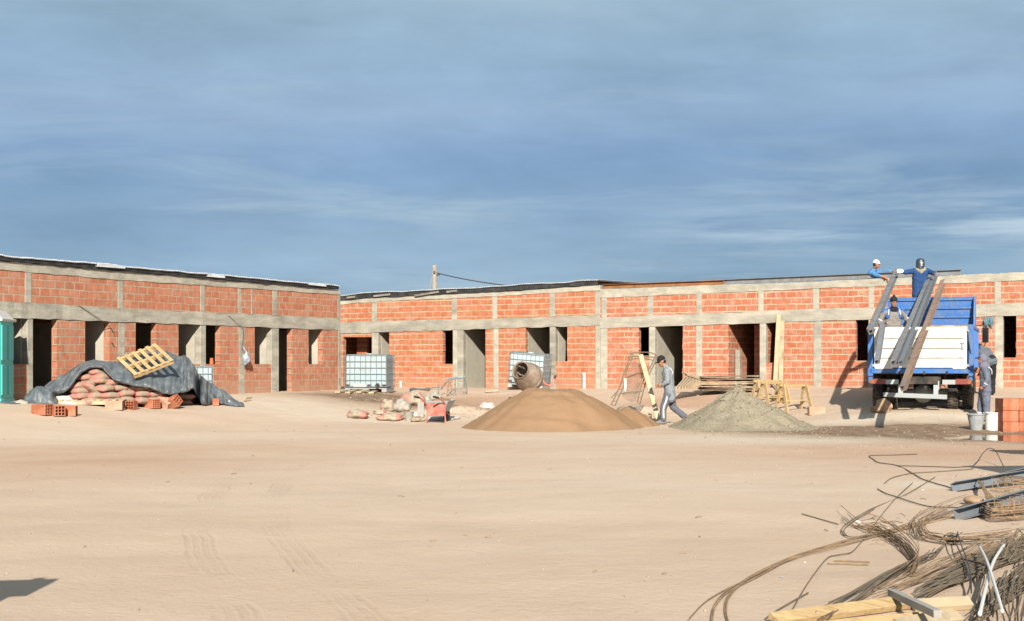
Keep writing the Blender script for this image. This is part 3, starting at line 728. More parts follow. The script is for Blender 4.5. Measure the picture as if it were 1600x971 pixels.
# ---- middle building
Mt = zline('R', (534, 470), (582, 465.5), (768, 457), (930, 446), (949, 445)); Mbt = zline('R', (534, 476), (582, 472), (768, 463.5), (949, 453))
Mbb = zline('R', (534, 504), (582, 502), (768, 498.5), (949, 492)); Mmb = zline('R', (534, 521.5), (582, 520), (768, 514), (949, 508.5))
def zpy(side, py): return lambda px: wz(side, px, py)
mbk = [(480, 536, None, None), (536.0, 581, zpy('R', 527), None), (591, 608, None, zpy('R', 572)), (608, 691.5, None, None), (691.5, 707.5, None, zpy('R', 569)), (758.5, 771, None, None), (779, 821, None, None), (868, 886.5, None, zpy('R', 565)), (886.5, 930, None, None)]
mbuild = building('brick_building', 'unfinished brick building in the middle behind the caged water tanks, under a dark roof edge', 'R', 480, 938, Mt, Mbt, Mbb, Mmb, mbk,
    [(581, 591), (707.5, 714.5), (714.6, 724), (771, 779), (859, 868), (930, 938)], [(581, 589), (706, 714), (769.5, 777), (858.6, 867), (929.5, 938)], M['brick_m'],
    [(591.2, 4, -1, 'render'), (724, 4, -1, 'render'), (868.2, 4, -1, 'render'), (821, 4, -1, 'render'), (608.5, 4, 1, 'brick_m')], 4.6, .56, [(536, 552, .9, 1.05, 0, 2.5)], teeth=[(608, -1), (691.5, 1), (821, 1), (886.5, -1)])
roof('R', mbuild, 470, 936, Mt, .16, .07, 11, 4.7, M['membrane'], .02, [], .12)
rs = random.Random(5)
for x0, x1, z0, z1 in ((544, 557, .06, .06), (586, 612, .03, .06), (650, 688, -.02, .07), (700, 716, .06, .08)):
    m = MB(); A, B = wxy('R', x0), wxy('R', x1)
    m.bar(A-NR*.1+V((0, 0, Mt(x0)+z0+.02)), B-NR*.1+V((0, 0, Mt(x1)+z1+.03)), .02, .07); m.build('roof_lath', M['lath'], mbuild, world=True)

# ---- right building
Rt = zline('R', (938, 452.3), (1280, 440), (1590, 426)); Rbt = zline('R', (938, 465.7), (1280, 451), (1590, 439))
Rbb = zline('R', (938, 496.3), (1280, 483), (1590, 474)); Rmb = zline('R', (938, 513.4), (1280, 502), (1590, 493.5))
rbk = [(949, 998, None, None), (998, 1014, None, zpy('R', 556)), (1067, 1087.5, None, None), (1097, 1138, None, None), (1197, 1215, None, zpy('R', 567)), (1215, 1271, None, None), (1283, 1337, None, None),
       (1337, 1357, None, zpy('R', 564)), (1366, 1554, None, None), (1567, 1588, None, zpy('R', 559)), (1588, 1760, None, None)]
rbuild = building('brick_building', 'unfinished brick building on the right behind the blue truck, its parapet bare', 'R', 938, 1760, Rt, Rbt, Rbb, Rmb, rbk,
    [(938.2, 949), (1014, 1023.5), (1087.5, 1097), (1187, 1197), (1271, 1283), (1357, 1366), (1554, 1567)], [(940, 948), (1012, 1020.5), (1088, 1096.5), (1185, 1193), (1270, 1280), (1357, 1365.5), (1554, 1564), (1650, 1660)], M['brick_r'],
    [(1023.5, 4, -1, 'render'), (1138, 4, -1, 'brick_r'), (1067, 1.6, 1, 'render'), (1197, 4, -1, 'brick_r'), (1357, 4, 1, 'brick_r')], 4.6, .69,
    [(1158, 1200, 1.3, 1.45, .1, 2.72), (1000, 1016, .75, .9, 2.18, 2.6)], teeth=[(998, 1), (1067, -1), (1138, 1), (1337, 1), (1588, -1)])
m = MB(); slab(m, 'R', 1139.5, 1147, .1, zpy('R', 547), .55, .75); m.build('column_stub', M['concrete'], rbuild, world=True, bevel=.01)
# rough mortar lumps on the parapet and broken upper corner
m = MB(); rs = random.Random(9)
for k in range(90):
    px = rs.uniform(942, 1640); A = wxy('R', px)+NR*rs.uniform(0, .15)+V((0, 0, Rt(px)))
    stone(m, A, rs.uniform(.012, .035), rs)
m.build('mortar_crumb', M['concrete2'], rbuild, world=True)
# fittings on the walls
def wallpt(side, px, py, out=.05):
    A = wxy(side, px)-(NL if side == 'L' else NR)*out; return V((A.x, A.y, wz(side, px, py)))
def onwall(side, px, Y_py, out): return wallpt(side, px, Y_py, out)
m = MB(); m.tube(catmull([wallpt('L', 122, 478, .03), wallpt('L', 135, 487, .06), wallpt('L', 152, 499, .08), wallpt('L', 171, 512.5, .05)], 6), .008, 6); m.build('hanging_wire', M['wire'], lbuild, world=True)
for px, py in ((172, 512.5), (173.5, 535)):
    m = MB(); a = wallpt('L', px-4, py-.3, .12); b = wallpt('L', px+3, py, -.05); m.tube([a, b], .018, 6); m.build('rebar_stub', M['rebar'], lbuild, world=True)
m = MB(); m.tube(catmull([wallpt('L', 356, 494, .03), wallpt('L', 368, 506, .07), wallpt('L', 378, 516, .05), wallpt('L', 376, 548, .04)], 6), .006, 6); m.build('hanging_wire', M['wire'], lbuild, world=True)
for px, y0, y1, mt, lab in ((629, 596, 607, 'white_plastic', 'short white plastic pipe stub standing against the middle wall, right of the first water tank'), (915, 583, 603, 'white_plastic', 'short white plastic pipe stub with clay cap beside the wide concrete joint')):
    m = MB(); a = wallpt('R', px, y1, .12); b = wallpt('R', px, y0, .12); m.cyl(a-V((0, 0, .15)), b, .055, n=12); m.cyl(b-V((0, 0, .05)), b+V((0, 0, .01)), .068, n=12)
    solow('pipe_stub', m, M[mt], lab, 'pipe', smooth=False)
m = MB(); a = wallpt('L', 334.3, 570, -.09); m.lathe([(.001, 0), (.055, 0), (.06, .10), (.048, .11), (.048, .18), (.04, .19), (.001, .19)], a, n=14)
solow('clay_pot', m, M['pvc_orange'], 'small orange pot standing on a brick window sill above the tarpaulin', 'pot', smooth=False)
m = MB()
rs = random.Random(21)
for k in range(14):
    px = rs.uniform(1538, 1552); m.tube(catmull([wallpt('R', px, 496, .03), wallpt('R', px+rs.uniform(-2, 2), 503, .10), wallpt('R', px+rs.uniform(-3, 3), rs.uniform(506, 512), .07)], 5), .018, 6)
solow('cable_tangle', m, M['teal_cloth'], 'tangle of cut dark cables hanging from the ring beam above the bent man', 'cables')
# plastic bag hung on the column of the left wall
m = MB(); c0 = wallpt('L', 378, 561, .16)
def crump(q):
    k = 1+.35*noise.noise(q*9+V((3, 1, 0)))+.2*noise.noise(q*22); q = q*k
    if q.z > 0: f = 1-.75*min(1, q.z/.24)
    else: f = 1
    return V((q.x*f, q.y*f, q.z))
m.ell(c0+V((0, 0, .03)), (.12, .09, .20), None, 26, 18, crump)
m.tube([c0+V((0, 0, .2)), wallpt('L', 378, 541, .02)], .02, 6)
solow('plastic_bag', m, mk('striped plastic', (.26, .29, .33), .4, .35, 14, spec=.5, dirt=(.16, .2, .3), dscale=16, damt=.9), 'crumpled grey and white plastic bag hung on the left brick wall', 'bag', smooth=True)
# leaning shuttering boards
for k, (a, b, ya, yb, mt, lb_) in enumerate(((1218, 1217.5, 492, 612, 'pale_wood', 'tall pale plank leaning on the right building beside a window, taller of a pair'), (1223.5, 1226, 502, 613, 'old_wood2', 'stained plank leaning on the right building, shorter and right of a pair'))):
    m = MB(); top = wallpt('R', a, ya, .06); bot = wallpt('R', b, yb, .42); m.bar(bot, top, .14, .04, up=NR); solow('plank', m, M[mt], lb_, 'plank', 'planks leaning on the right building')
# steel beams lying along the parapet
def roofbeam(x0, x1, mt, h, dz, inset, nm, lab):
    m = MB(); A = wxy('R', x0)+NR*inset; B = wxy('R', x1)+NR*inset; A.z = Rt(x0)+dz+h/2; B.z = Rt(x1)+dz+h/2
    m.channel(A, B, .09, h, .012, up=(0, 0, 1)); return solow(nm, m, M[mt], lab, 'steel beam')
roofbeam(941, 1130, 'rustor', .15, .012, .06, 'steel_beam', 'rust orange steel beam lying along the top of the right building')
roofbeam(1085, 1500, 'steel', .16, .02, .18, 'steel_beam', 'long grey steel beam lying along the parapet behind the welder')
# utility pole far behind
t = thing('utility_pole', 'grey utility pole standing behind the middle building', 'pole', (P(679, 569, 70).x, 70, 0))
m = MB(); top = P(678.5, 415, 70); m.lathe([(.15, 0), (.11, top.z)], (0, 0, 0), n=12); m.build('pole_shaft', M['pole'], t, smooth=True)
m = MB(); m.box((0, -.12, top.z-.35), (.1, .12, .12)); m.cyl((.1, -.1, top.z-.5), (.28, -.1, top.z-.45), .04); m.build('insulator', M['wire'], t)
m = MB(); m.tube([V((-.15, 0, top.z-.6)), V((-.5, -.3, 1.0))], .02, 5); m.build('guy_wire', M['galv'], t)
m = MB(); a = P(681, 426.5, 70); b = P(860, 452, 66); m.tube(catmull([a]+[lerp(a, b, u_)+V((0, 0, -.5*u_*(1-u_)-.12*u_*(1-u_)*(1-u_))) for u_ in (.2, .4, .6, .8)]+[b], 8), .026, 6)
solow('power_cable', m, M['wire'], 'black cable sagging from the utility pole to behind the roof', 'cable')
# ================================================================ yard objects
# ---- portable toilet
tp = V((-11.98-.55, 33.4, 0)); tp.z = gz(tp.x+.4, tp.y)-.05
t = thing('portable_toilet', 'teal portable toilet with white roof at the left end of the yard', 'portable toilet', tp, R(4))
m = MB(); m.box((0, 0, 1.0), (1.08, 1.08, 1.98)); m.box((0, 0, .06), (1.14, 1.14, .12)); m.build('body', M['teal'], t, bevel=.03)
m = MB()
for z0, z1 in ((.2, .92), (1.02, 1.85)):
    for x in (-.27, .27):
        m.box((x, -.55, (z0+z1)/2), (.42, .03, z1-z0)); m.box((.55*1, x, (z0+z1)/2), (.03, .42, z1-z0))
m.build('ribbed_panel', M['teal'], t, bevel=.012)
m = MB(); m.hexa([V(p) for p in ((-.58, -.58, 1.98), (.58, -.58, 1.98), (.58, .58, 1.98), (-.58, .58, 1.98), (-.4, -.4, 2.2), (.4, -.4, 2.2), (.4, .4, 2.2), (-.4, .4, 2.2))]); m.box((0, 0, 1.975), (1.2, 1.2, .07)); m.build('roof', M['white_plastic'], t, bevel=.02)
m = MB(); m.lathe([(.001, 0), (.15, 0), (.15, .008), (.001, .008)], (.25, -.566, .62), (0, -1, 0), 24); em = m.build('emblem', M['chassis'], t)
m = MB(); m.lathe([(.001, 0), (.085, 0), (.085, .006), (.001, .006)], (.25, -.5745, .62), (0, -1, 0), 24); m.build('emblem_centre', M['white_plastic'], em)
m = MB(); m.cyl((-.35, .3, 2.1), (-.35, .3, 2.45), .06); m.build('vent_pipe', M['white_plastic'], t)

# ---- cement sacks
def sack_mesh(seed, L_=.62, W=.40, T=.15):
    m = MB()
    def fn(q):
        x, y, z = q
        ex = lambda a, n: math.copysign(abs(a)**n, a)
        x = ex(x, .55)*L_/2; y = ex(y, .62)*W/2; z = ex(z, .8)*T/2
        pin = 1-.25*abs(x/(L_/2))**4
        z *= pin
        n_ = noise.noise(V((x*6+seed*3, y*7, seed)))
        return V((x+.012*n_, y+.02*noise.noise(V((x*5, y*5+seed, 3))), z+.022*n_+.012*noise.noise(V((x*16, y*16, seed*2)))-.02*(x*2/L_)**2))
    m.ell((0, 0, 0), (1, 1, 1), None, 28, 16, fn); return m
SACK_VAR = [sack_mesh(i).mesh('cement_sack') for i in range(6)]
for me_ in SACK_VAR:
    me_.materials.append(M['sack'])
    for p in me_.polygons: p.use_smooth = True
def sack(cx, cy, wz_, depth, label, group, rot=0, mt=None, pitch=0, yaw=None, me_=None, sc_=1.0, over=None):
    """cx,cy: source pixel of its centre, at distance depth"""
    o = bpy.data.objects.new('cement_sack', me_ or random.choice(SACK_VAR)); COL.objects.link(o)
    p = P(cx, cy, depth); o.location = p
    o.rotation_euler = (pitch, R(rot), R(random.uniform(-14, 14)) if yaw is None else R(yaw))
    s = wz_/.62; o.scale = (s, 1.0*sc_, sc_*1.0)
    if mt:
        o.material_slots[0].link = 'OBJECT'; o.material_slots[0].material = mt
    tag(o, label, 'cement sack', group); return o
SD = 33.15
def dpt(px): return max(0, px-165)*.0105
rows = [
 ('bottom row', [(560, 580, 215, 0), (715, 582, 130, 0), (800, 575, 110, 0), (900, 563, 185, -2), (1058, 572, 135, 0), (1170, 565, 130, 4), (1265, 590, 120, 5)], 0),
 ('second row', [(440, 525, 160, 0), (600, 520, 180, 2), (740, 520, 190, -3), (900, 497, 170, 4), (1065, 505, 170, 0), (1190, 502, 130, 5)], .05),
 ('third row', [(430, 470, 130, 0), (552, 455, 190, -38), (690, 445, 175, 4), (835, 440, 140, 3), (935, 440, 150, 12), (1050, 443, 125, 0), (1150, 455, 130, 8)], .1),
 ('fourth row', [(420, 415, 130, 0), (520, 395, 140, 12), (645, 370, 190, -8), (765, 372, 140, 12)], .2),
 ('fifth row', [(500, 338, 190, -10), (650, 325, 150, 0)], .28),
 ('top row', [(622, 275, 200, -4)], .3)]
k = 0
for rn, items, back in rows:
    for i, (x, y, w_, rt) in enumerate(items):
        px, py = 60+x*.15, 540+y*.15
        wm_ = w_*.15*SD/F
        lab = ('red banded beige cement sack on the very top of the covered pile' if rn == 'top row' else 'red and beige cement sack, %s from the left in the %s of the pile' % (ORD[i], rn))
        sack(px, py, max(.42, wm_*1.08), SD+dpt(px)+back+random.uniform(-.05, .05), lab, 'cement sacks in the covered pile', -rt, yaw=random.uniform(-10, 10) if wm_ > .5 else random.uniform(30, 60), sc_=1.12)
for i, (x, y, w_, yy, lb_) in enumerate(((290, 553, 230, .12, 'white sack lying left of the cement pile, upper of two'), (350, 600, 270, -.1, 'white sack lying left of the cement pile, lower of two'))):
    o = sack(60+x*.15, 540+y*.15, w_*.15*SD/F, SD+yy, lb_, 'white sacks', 0, M['paper_white'], yaw=5, sc_=1.1); o.name = 'white_sack'; o['category'] = 'sack'

def pallet(name, label, slat_mat, L_=1.2, W=1.0, nsl=6):
    t = thing(name, label, 'pallet')
    for i in range(3):
        m = MB(); m.box((0, (i-1)*(W/2-.05), .05), (L_, .07, .09)); m.build('stringer', slat_mat, t)
    for i in range(nsl):
        m = MB(); m.box(((i/(nsl-1)-.5)*(L_-.09), 0, .108), (.09, W, .022)); m.build('slat', slat_mat, t)
    return t
# yellow pallet lying on the tarpaulin
pa, pb, pc_, pd = [P(60+x*.15, 540+y*.15, Y+dpt(222)) for x, y, Y in ((850, 158, 33.5), (1160, 20, 33.9), (1370, 235, 33.15), (1090, 322, 32.8))]
t = pallet('wooden_pallet', 'yellow slatted pallet lying tilted on top of the dark tarpaulin', M['pine'], 1.02, 1.0, 6)
cen = (pa+pb+pc_+pd)/4; xa_ = ((pb-pa)+(pc_-pd)).normalized(); ya_ = ((pa-pd)+(pb-pc_)); za_ = xa_.cross(ya_).normalized(); ya_ = za_.cross(xa_)
rm = Matrix((xa_, ya_, za_)).transposed()
place(t, cen-za_*.0, rot=rm.to_euler()); t.scale = (1.0, 1.0, 1.0)
t = pallet('wooden_pallet', 'low pale pallet under the cement sacks, its slats at ground level', M['pale_wood'], 1.5, 1.0, 9); p = P(150, 638, 33.35); place(t, (p.x, p.y, gz(p.x, p.y)+.0), R(3))

# ---- tarpaulin over the pile
Y0 = 33.05
stn = [ # px, top py, front py, front depth, ridge set-back
 (70, 603, 612, 33.3, .55), (78, 597, 613, 33.2, .6), (90, 592, 614, 33.0, .65), (100, 586, 612, 32.95, .7), (109, 579, 604, 32.95, .72), (118, 573, 592, 33.0, .72), (127, 567, 580, 33.1, .7),
 (138, 563.5, 574, 33.15, .65), (148, 562, 572.5, 33.15, .65), (159, 564, 573, 33.12, .66), (167, 566, 582, 33.05, .7), (177, 566.5, 592, 32.95, .8), (190, 564, 597.5, 32.9, .95), (204, 560, 600.5, 32.85, 1.1),
 (218, 554, 602, 32.8, 1.25), (232, 548.5, 604, 32.75, 1.4), (245, 546.5, 609.5, 32.75, 1.5), (258, 548, 614.5, 32.75, 1.5), (270, 552, 614.5, 32.75, 1.5), (282, 556, 612.5, 32.8, 1.45), (295, 559.5, 609, 32.85, 1.35),
 (303, 570, 606, 32.85, 1.2), (309, 582, 622, 32.8, 1.0), (316, 590, 634, 32.7, .85), (324, 595, 634.5, 32.7, .75), (332, 599, 633, 32.75, .65), (342, 606, 632.5, 32.8, .5), (354, 613, 634, 32.8, .42), (366, 624, 636, 32.8, .3), (376, 630, 636.5, 32.8, .2), (382, 633, 636, 32.85, .12)]
def interp(px):
    for a, b in zip(stn, stn[1:]):
        if px <= b[0]:
            t_ = (px-a[0])/(b[0]-a[0]); return [lerp(a[i], b[i], t_) for i in range(5)]
    return list(stn[-1])
rowsT = []
NPX = 190
for i in range(NPX+1):
    px = lerp(70, 382, i/NPX); _, ty, fy, fd, rb = interp(px); fd += dpt(px)
    if px > 306: fd = lerp(fd, G(px, fy).y, min(1, (px-306)/8))
    front = P(px, fy, fd); top = P(px, ty, fd+rb); gzf = gz(front.x, front.y)
    back = V((top.x-.2, top.y+.9, gz(top.x, top.y+.9)-.05)); pts = []
    n_ = 26
    hgt = top.z-front.z
    for j in range(n_+1):
        s_ = j/n_
        if s_ < .06: q = front+V((0, .05*(1-s_/.06), -.045*(1-s_/.06)))                    # hem curls under
        elif s_ < .62:
            u_ = (s_-.06)/.56; q = front.lerp(top, u_); q.z += .08*hgt*math.sin(math.pi*u_); q.y -= .03*math.sin(math.pi*u_)
        else:
            u_ = (s_-.62)/.38; q = top.lerp(back, u_); q.z += .25*math.sin(math.pi*u_)*min(1, hgt)
        a_ = px*.055; f1 = noise.noise(V((px*.06+s_*2.0, s_*2.2, 1))); f2 = noise.noise(V((px*.16-s_*5, s_*5, 7))); f3 = abs(noise.noise(V((px*.09+s_*3.5, s_*1.4+3, 13))))
        pl_ = max(0, 1-2.6*abs(noise.noise(V((px*.11+.6*s_, s_*.5, 51)))))+.8*max(0, 1-3.2*abs(noise.noise(V((px*.21-1.2*s_, s_*.8, 71)))))
        amp = min(1, hgt*1.6)*min(1, s_*8+.4)*(.8 if px < 175 or px > 275 else .45)
        rg = 1-abs(noise.noise(V((px*.05-s_*3.2, s_*1.1+8, 21))))*4.5+max(0, 1-6*abs(noise.noise(V((px*.085+s_*2.6, s_*2.0+3, 33)))))*.8
        q = q+V((.02*f2, -.10*f1*amp-.05*f2*amp+.10*f3*amp-.075*max(0, rg)*amp-(.10 if px > 285 or px < 165 else .05)*pl_*amp, .05*f1*amp+.03*f2*amp+.065*max(0, rg)*amp))
        if q.z < gz(q.x, q.y)+.012: q.z = gz(q.x, q.y)+.012+.03*abs(f2)
        pts.append(q)
    rowsT.append(pts)
m = MB(); m.grid(rowsT)
solow('tarpaulin', m, M['tarp'], 'large slate grey plastic tarpaulin draped over the cement sack pile', 'tarpaulin', smooth=True, solid=.004, sub=1)
# inside of the heap under the tarpaulin's right half (more stacked sacks in shade)
for i, (px, py, w_) in enumerate(((283, 629, .55), (289, 619, .5), (276, 620, .55))):
    sack(px, py, w_, 35.1, 'dim cement sack under the right half of the tarpaulin, %s' % ('lowest of three', 'right of three', 'left of three')[i], 'cement sacks in the shade of the tarpaulin', yaw=20)
# bundled sheets on the ground at the left end
def heap(name, pxs, mat, label, cat, seed, amp=.06, dd=.8):
    rr = []
    for i in range(61):
        u_ = i/60; 
        k_ = u_*(len(pxs)-1); a = pxs[min(int(k_), len(pxs)-2)]; b = pxs[min(int(k_), len(pxs)-2)+1]; f_ = k_-min(int(k_), len(pxs)-2)
        px, ty, by, Y = [lerp(a[c_], b[c_], f_) for c_ in range(4)]
        fr = P(px, by, Y); top = P(px, ty, Y+dd*.5); pts = []
        for j in range(19):
            v_ = j/18
            if v_ < .6: q = fr.lerp(top, v_/.6); q.y -= .1*math.sin(math.pi*v_/.6)
            else: q = top.lerp(V((top.x, top.y+dd*.6, gz(top.x, top.y+dd*.6))), (v_-.6)/.4)
            f1 = noise.noise(V((px*.09+v_*2, v_*3, seed))); f2 = noise.noise(V((px*.25, v_*7, seed+3)))
            q = q+V((0, -.9*amp*f1-amp*.6*f2, amp*f1+amp*.5*f2)); q.z = max(q.z, gz(q.x, q.y)+.01); pts.append(q)
        rr.append(pts)
    m = MB(); m.grid(rr); return solow(name, m, mat, label, cat, smooth=True, solid=.006, sub=1)
heap('tarpaulin', [(36, 630, 633, 32.6), (42, 616, 633, 32.5), (50, 609, 634.5, 32.4), (58, 604, 634.5, 32.4), (66, 601, 635, 32.4), (74, 607, 634.5, 32.4), (82, 614, 634.5, 32.4), (92, 634, 636, 32.5)], M['tarp'], 'bunched end of grey tarpaulin slumped behind two hollow bricks', 'tarpaulin', 4, .05)
heap('plastic_sheet', [(-40, 646, 650, 31.6), (-20, 640, 649, 31.6), (0, 637, 648, 31.6), (10, 634, 647.5, 31.6), (20, 631, 647, 31.6), (28, 633, 646, 31.7), (33, 643, 645.5, 31.8)], M['tarp2'], 'flat dark blue plastic sheet on the ground before the portable toilet', 'plastic sheet', 14, .04)
m = MB(); m.ell(P(36, 636.5, 32.1), (.19, .16, .16), None, 16, 12, lambda q: q*(1+.4*noise.noise(q*7))); solow('paper_bag', m, M['paper_grey'], 'crumpled pale bag lying left of two hollow bricks', 'bag', smooth=False)

# ---- hollow bricks (with modelled cells)
def brick_thing(label, loc, rz, rot=None, mat='terra', L_=.33, W=.18, Hh=.18, group='loose hollow bricks by the sack pile', cells=(3, 3), sc_=1.0):
    t = thing('hollow_brick', label, 'brick', loc, rz, group, rot, sc_)
    m = MB(); wall_ = .014
    m.box((0, -W/2+wall_/2, Hh/2), (L_, wall_, Hh)); m.box((0, W/2-wall_/2, Hh/2), (L_, wall_, Hh))
    m.box((0, 0, wall_/2), (L_-.002, W-2*wall_, wall_)); m.box((0, 0, Hh-wall_/2), (L_-.002, W-2*wall_, wall_))
    a, b = cells
    for i in range(1, a): m.box((0, (i/a-.5)*(W-wall_), Hh/2), (L_-.004, wall_*.8, Hh-2*wall_))
    for i in range(1, b): m.box((0, 0, i/b*(Hh-wall_)+wall_/2), (L_-.006, W-2*wall_, wall_*.8))
    m.build('shell', M[mat], t)
    m = MB(); m.box((.1, 0, Hh/2), (.004, W-2*wall_, Hh-2*wall_)); m.build('painted_cell_shade', M['terra_shade'], t)  # dark plate painted as the shade inside the cells
    return t
def gpx(px, py, dz=0): return G(px, py, dz)
brick_thing('hollow clay brick with open cells, left of the pair below the bunched tarpaulin', gpx(66, 648.5), R(-28), sc_=1.25)
brick_thing('hollow clay brick with open cells, right of the pair below the bunched tarpaulin', gpx(90, 650), R(-58), sc_=1.25)
brick_thing('half clay brick closing the right end of the pair below the tarpaulin', gpx(109, 650), R(5), sc_=1.2, L_=.24)
brick_thing('pale dusty clay brick standing before the sack pile', gpx(179, 640.5), R(3), mat='terra_pale', sc_=1.15, L_=.34)
brick_thing('broken clay brick standing right of the pale dusty one', gpx(205.5, 640.5), R(80), sc_=1.15, L_=.2)
brick_thing('clay brick showing its open end beside two tilted bricks', gpx(237, 638), R(-42), sc_=1.2, cells=(4, 4))
brick_thing('upside tilted pale clay brick leaning between two orange ones', gpx(257, 637.5, .04), 0, rot=(R(20), R(28), R(-25)), mat='terra_pale', sc_=1.15, cells=(4, 4))
brick_thing('smooth orange clay brick leaning on its edge, right end of the brick row', gpx(271, 638, .05), 0, rot=(R(38), R(-12), R(-35)), sc_=1.25, L_=.42)
m = MB(); m.box((0, 0, .09), (.16, .16, .18)); solo('clay_brick', m, M['terra'], 'dusty brick holding down the tarpaulin hem at its right side', 'brick', gpx(337, 634), R(15), bevel=.01)
# sticks of lath lying by the tarpaulin
for i, (a, b, lb_) in enumerate((((383, 624), (393, 622.5), 'short pale stick on the ground right of the tarpaulin, upper of two'), ((380, 628), (392, 626.5), 'short pale stick on the ground right of the tarpaulin, lower of two'))):
    m = MB(); m.bar(G(*a, .02), G(*b, .02), .04, .03); solow('stick', m, M['pale_wood'], lb_, 'stick')

# ---- caged water tanks
def make_ibc(label):
    t = thing('water_tank', label, 'water tank', group='caged water tanks')
    W, D, z0, z1 = 1.2, 1.0, .15, 1.13
    m = MB(); m.box((0, 0, .84), (W-.07, D-.07, .58)); m.cyl((0, 0, z1-.02), (0, 0, z1+.05), .11); m.build('bottle', M['ibc'], t, smooth=False, bevel=.06)
    m = MB(); m.box((0, 0, .40), (W-.06, D-.06, .50)); m.build('filled_bottle', M['water_level'], t, smooth=False, bevel=.05)
    m = MB(); m.box((-.16, -D/2-.012, .215), (.36, .006, .11)); m.build('plate', M['bumper'], t)
    m = MB()
    for z in (.17, .36, .55, .74, .93, 1.12):
        h = .0; a, b = W/2, D/2
        m.tube([V((-a, -b, z)), V((a, -b, z)), V((a, b, z)), V((-a, b, z))], .009, 6, closed=True)
    for i in range(9):
        x = (i/8-.5)*W
        for y in (-D/2, D/2): m.tube([V((x, y-.001, .14)), V((x+.012*math.sin(i*2.3), y-.001, .6)), V((x, y-.001, 1.13))], .0075, 6)
    for i in range(1, 7):
        y = (i/7-.5)*D
        for x in (-W/2, W/2): m.tube([V((x, y, .14)), V((x, y, 1.13))], .008, 6)
    m.tube([V((-W/2, -.2, 1.14)), V((W/2, -.2, 1.14))], .012, 6); m.tube([V((-W/2, .2, 1.14)), V((W/2, .2, 1.14))], .012, 6)
    m.build('cage', M['galv'], t)
    m = MB()
    for x in (-.52, 0, .52):
        m.box((x, 0, .05), (.14, D-.02, .1))
    m.box((0, 0, .115), (W-.02, D-.02, .03)); m.build('pallet_base', M['bumper'], t, bevel=.008)
    m = MB()
    for x in (-.52, -.2, .1, .32, .52): m.box((x, -D/2+.025, .2), (.11, .02, .075))
    m.build('opening_shade', M['chassis'], t)  # dark squares painted as the shade in the pallet frame openings
    m = MB(); m.cyl((.35, -D/2+.02, .2), (.35, -D/2-.1, .2), .05); m.box((.35, -D/2-.07, .26), (.05, .1, .03)); m.build('outlet_valve', M['chassis'], t)
    return t
ib = make_ibc('caged water tank standing full in the building corner on the left')
p = G(574, 613.5); place(ib, (p.x, p.y+.75, p.z), R(-9)); 
s_ = 60*(p.y+.2)/F/1.16; ib.scale = (s_*1.1, s_, s_)
ib2 = copy_tree(ib); ib2['label'] = 'caged water tank leaning askew behind the cement mixer'
q = P(826, 606, 47.6); ib2.location = (q.x, 47.6, q.z); ib2.rotation_euler = (R(2), R(4.5), R(-16)); s_ = 56*47.6/F/1.16; ib2.scale = (s_*.98,)*3
ib3 = copy_tree(ib); ib3['label'] = 'caged water tank half hidden behind the right shoulder of the tarpaulin'
q = P(296, 626, 36.9); ib3.location = (q.x, q.y, H-(572-HY)/F*36.9-1.15*.93); ib3.rotation_euler = (0, 0, R(20)); ib3.scale = (.93,)*3
# broken boards that chock the first tank
rs = random.Random(31)
for i, (a, b, lb_) in enumerate((((527, 615), (541, 613.5), 'scrap board left of the caged tank in the corner'), ((543, 616), (556, 613), 'scrap board under the left foot of the corner tank'), ((560, 615), (574, 613.5), 'scrap board under the middle foot of the corner tank'), ((580, 616), (594, 612), 'scrap board under the right foot of the corner tank'), ((596, 612), (612, 610), 'dark scrap board right of the corner tank'))):
    m = MB(); m.bar(G(*a, .04), G(*b, .07), .16, .05); solow('scrap_board', m, M['old_wood2' if i % 2 else 'pale_wood'] if i < 4 else M['old_wood'], lb_, 'board', 'scrap boards about the corner tank')
m = MB(); c0 = G(604, 611, .1); m.ell(c0+V((0, 0, .1)), (.2, .15, .24), None, 14, 10, lambda q: q*(1+.5*noise.noise(q*8))); solow('rag', m, M['paper_grey'], 'crumpled grey rag against the right foot of the corner tank', 'rag')

# ---- heaps
def mound(name, label, mat, cx, cy, prof, ax, ay, seed, kind=None, rough=.05, cat='heap', n=90, nr=44):
    """prof: (radius fraction, height) pairs"""
    m = MB(); rr = []
    for i in range(nr+1):
        f_ = i/nr; row = []
        for k_ in range(n+1):
            th = 2*math.pi*k_/n; lob = 1+.10*noise.noise(V((math.cos(th)*1.3, math.sin(th)*1.3, seed)))+.07*noise.noise(V((math.cos(th)*5, math.sin(th)*5, seed)))
            x = cx+ax(th)*f_*lob*math.cos(th); y = cy+ay*f_*lob*math.sin(th)
            h = 0
            for (a, ha), (b, hb) in zip(prof, prof[1:]):
                if a <= f_ <= b: h = lerp(ha, hb, sstep(a, b, f_)*.25+.75*(f_-a)/(b-a))
            base = gz(x, y)*(f_)+gz(cx, cy)*(1-f_)
            z = base-.03*(f_**6)+h-rough*(1.6 if rough > .06 else .25)*max(0, 1-3.5*abs(noise.noise(V((th*1.6+seed, f_*.8, seed)))))*(f_*(1-f_))*2.5+(rough*fbm(x, y, .9, 3, seed)+rough*.45*fbm(x, y, .22, 3, seed+5))*min(1, (1-f_)*5)
            row.append(V((x, y, z)))
        rr.append(row)
    m.grid(rr); o = solow(name, m, mat, label, cat, smooth=True); 
    return o
q = G(865, 676)
mound('sand_heap', 'large smooth heap of tan building sand in the middle of the yard', M['sand'], q.x+.02, q.y+2.75, [(0, .85), (.26, .86), (.38, .72), (1, 0)], lambda th: 2.2 if math.cos(th) > 0 else 2.08, 2.7, 2.0, rough=.05)
q = G(985, 668)
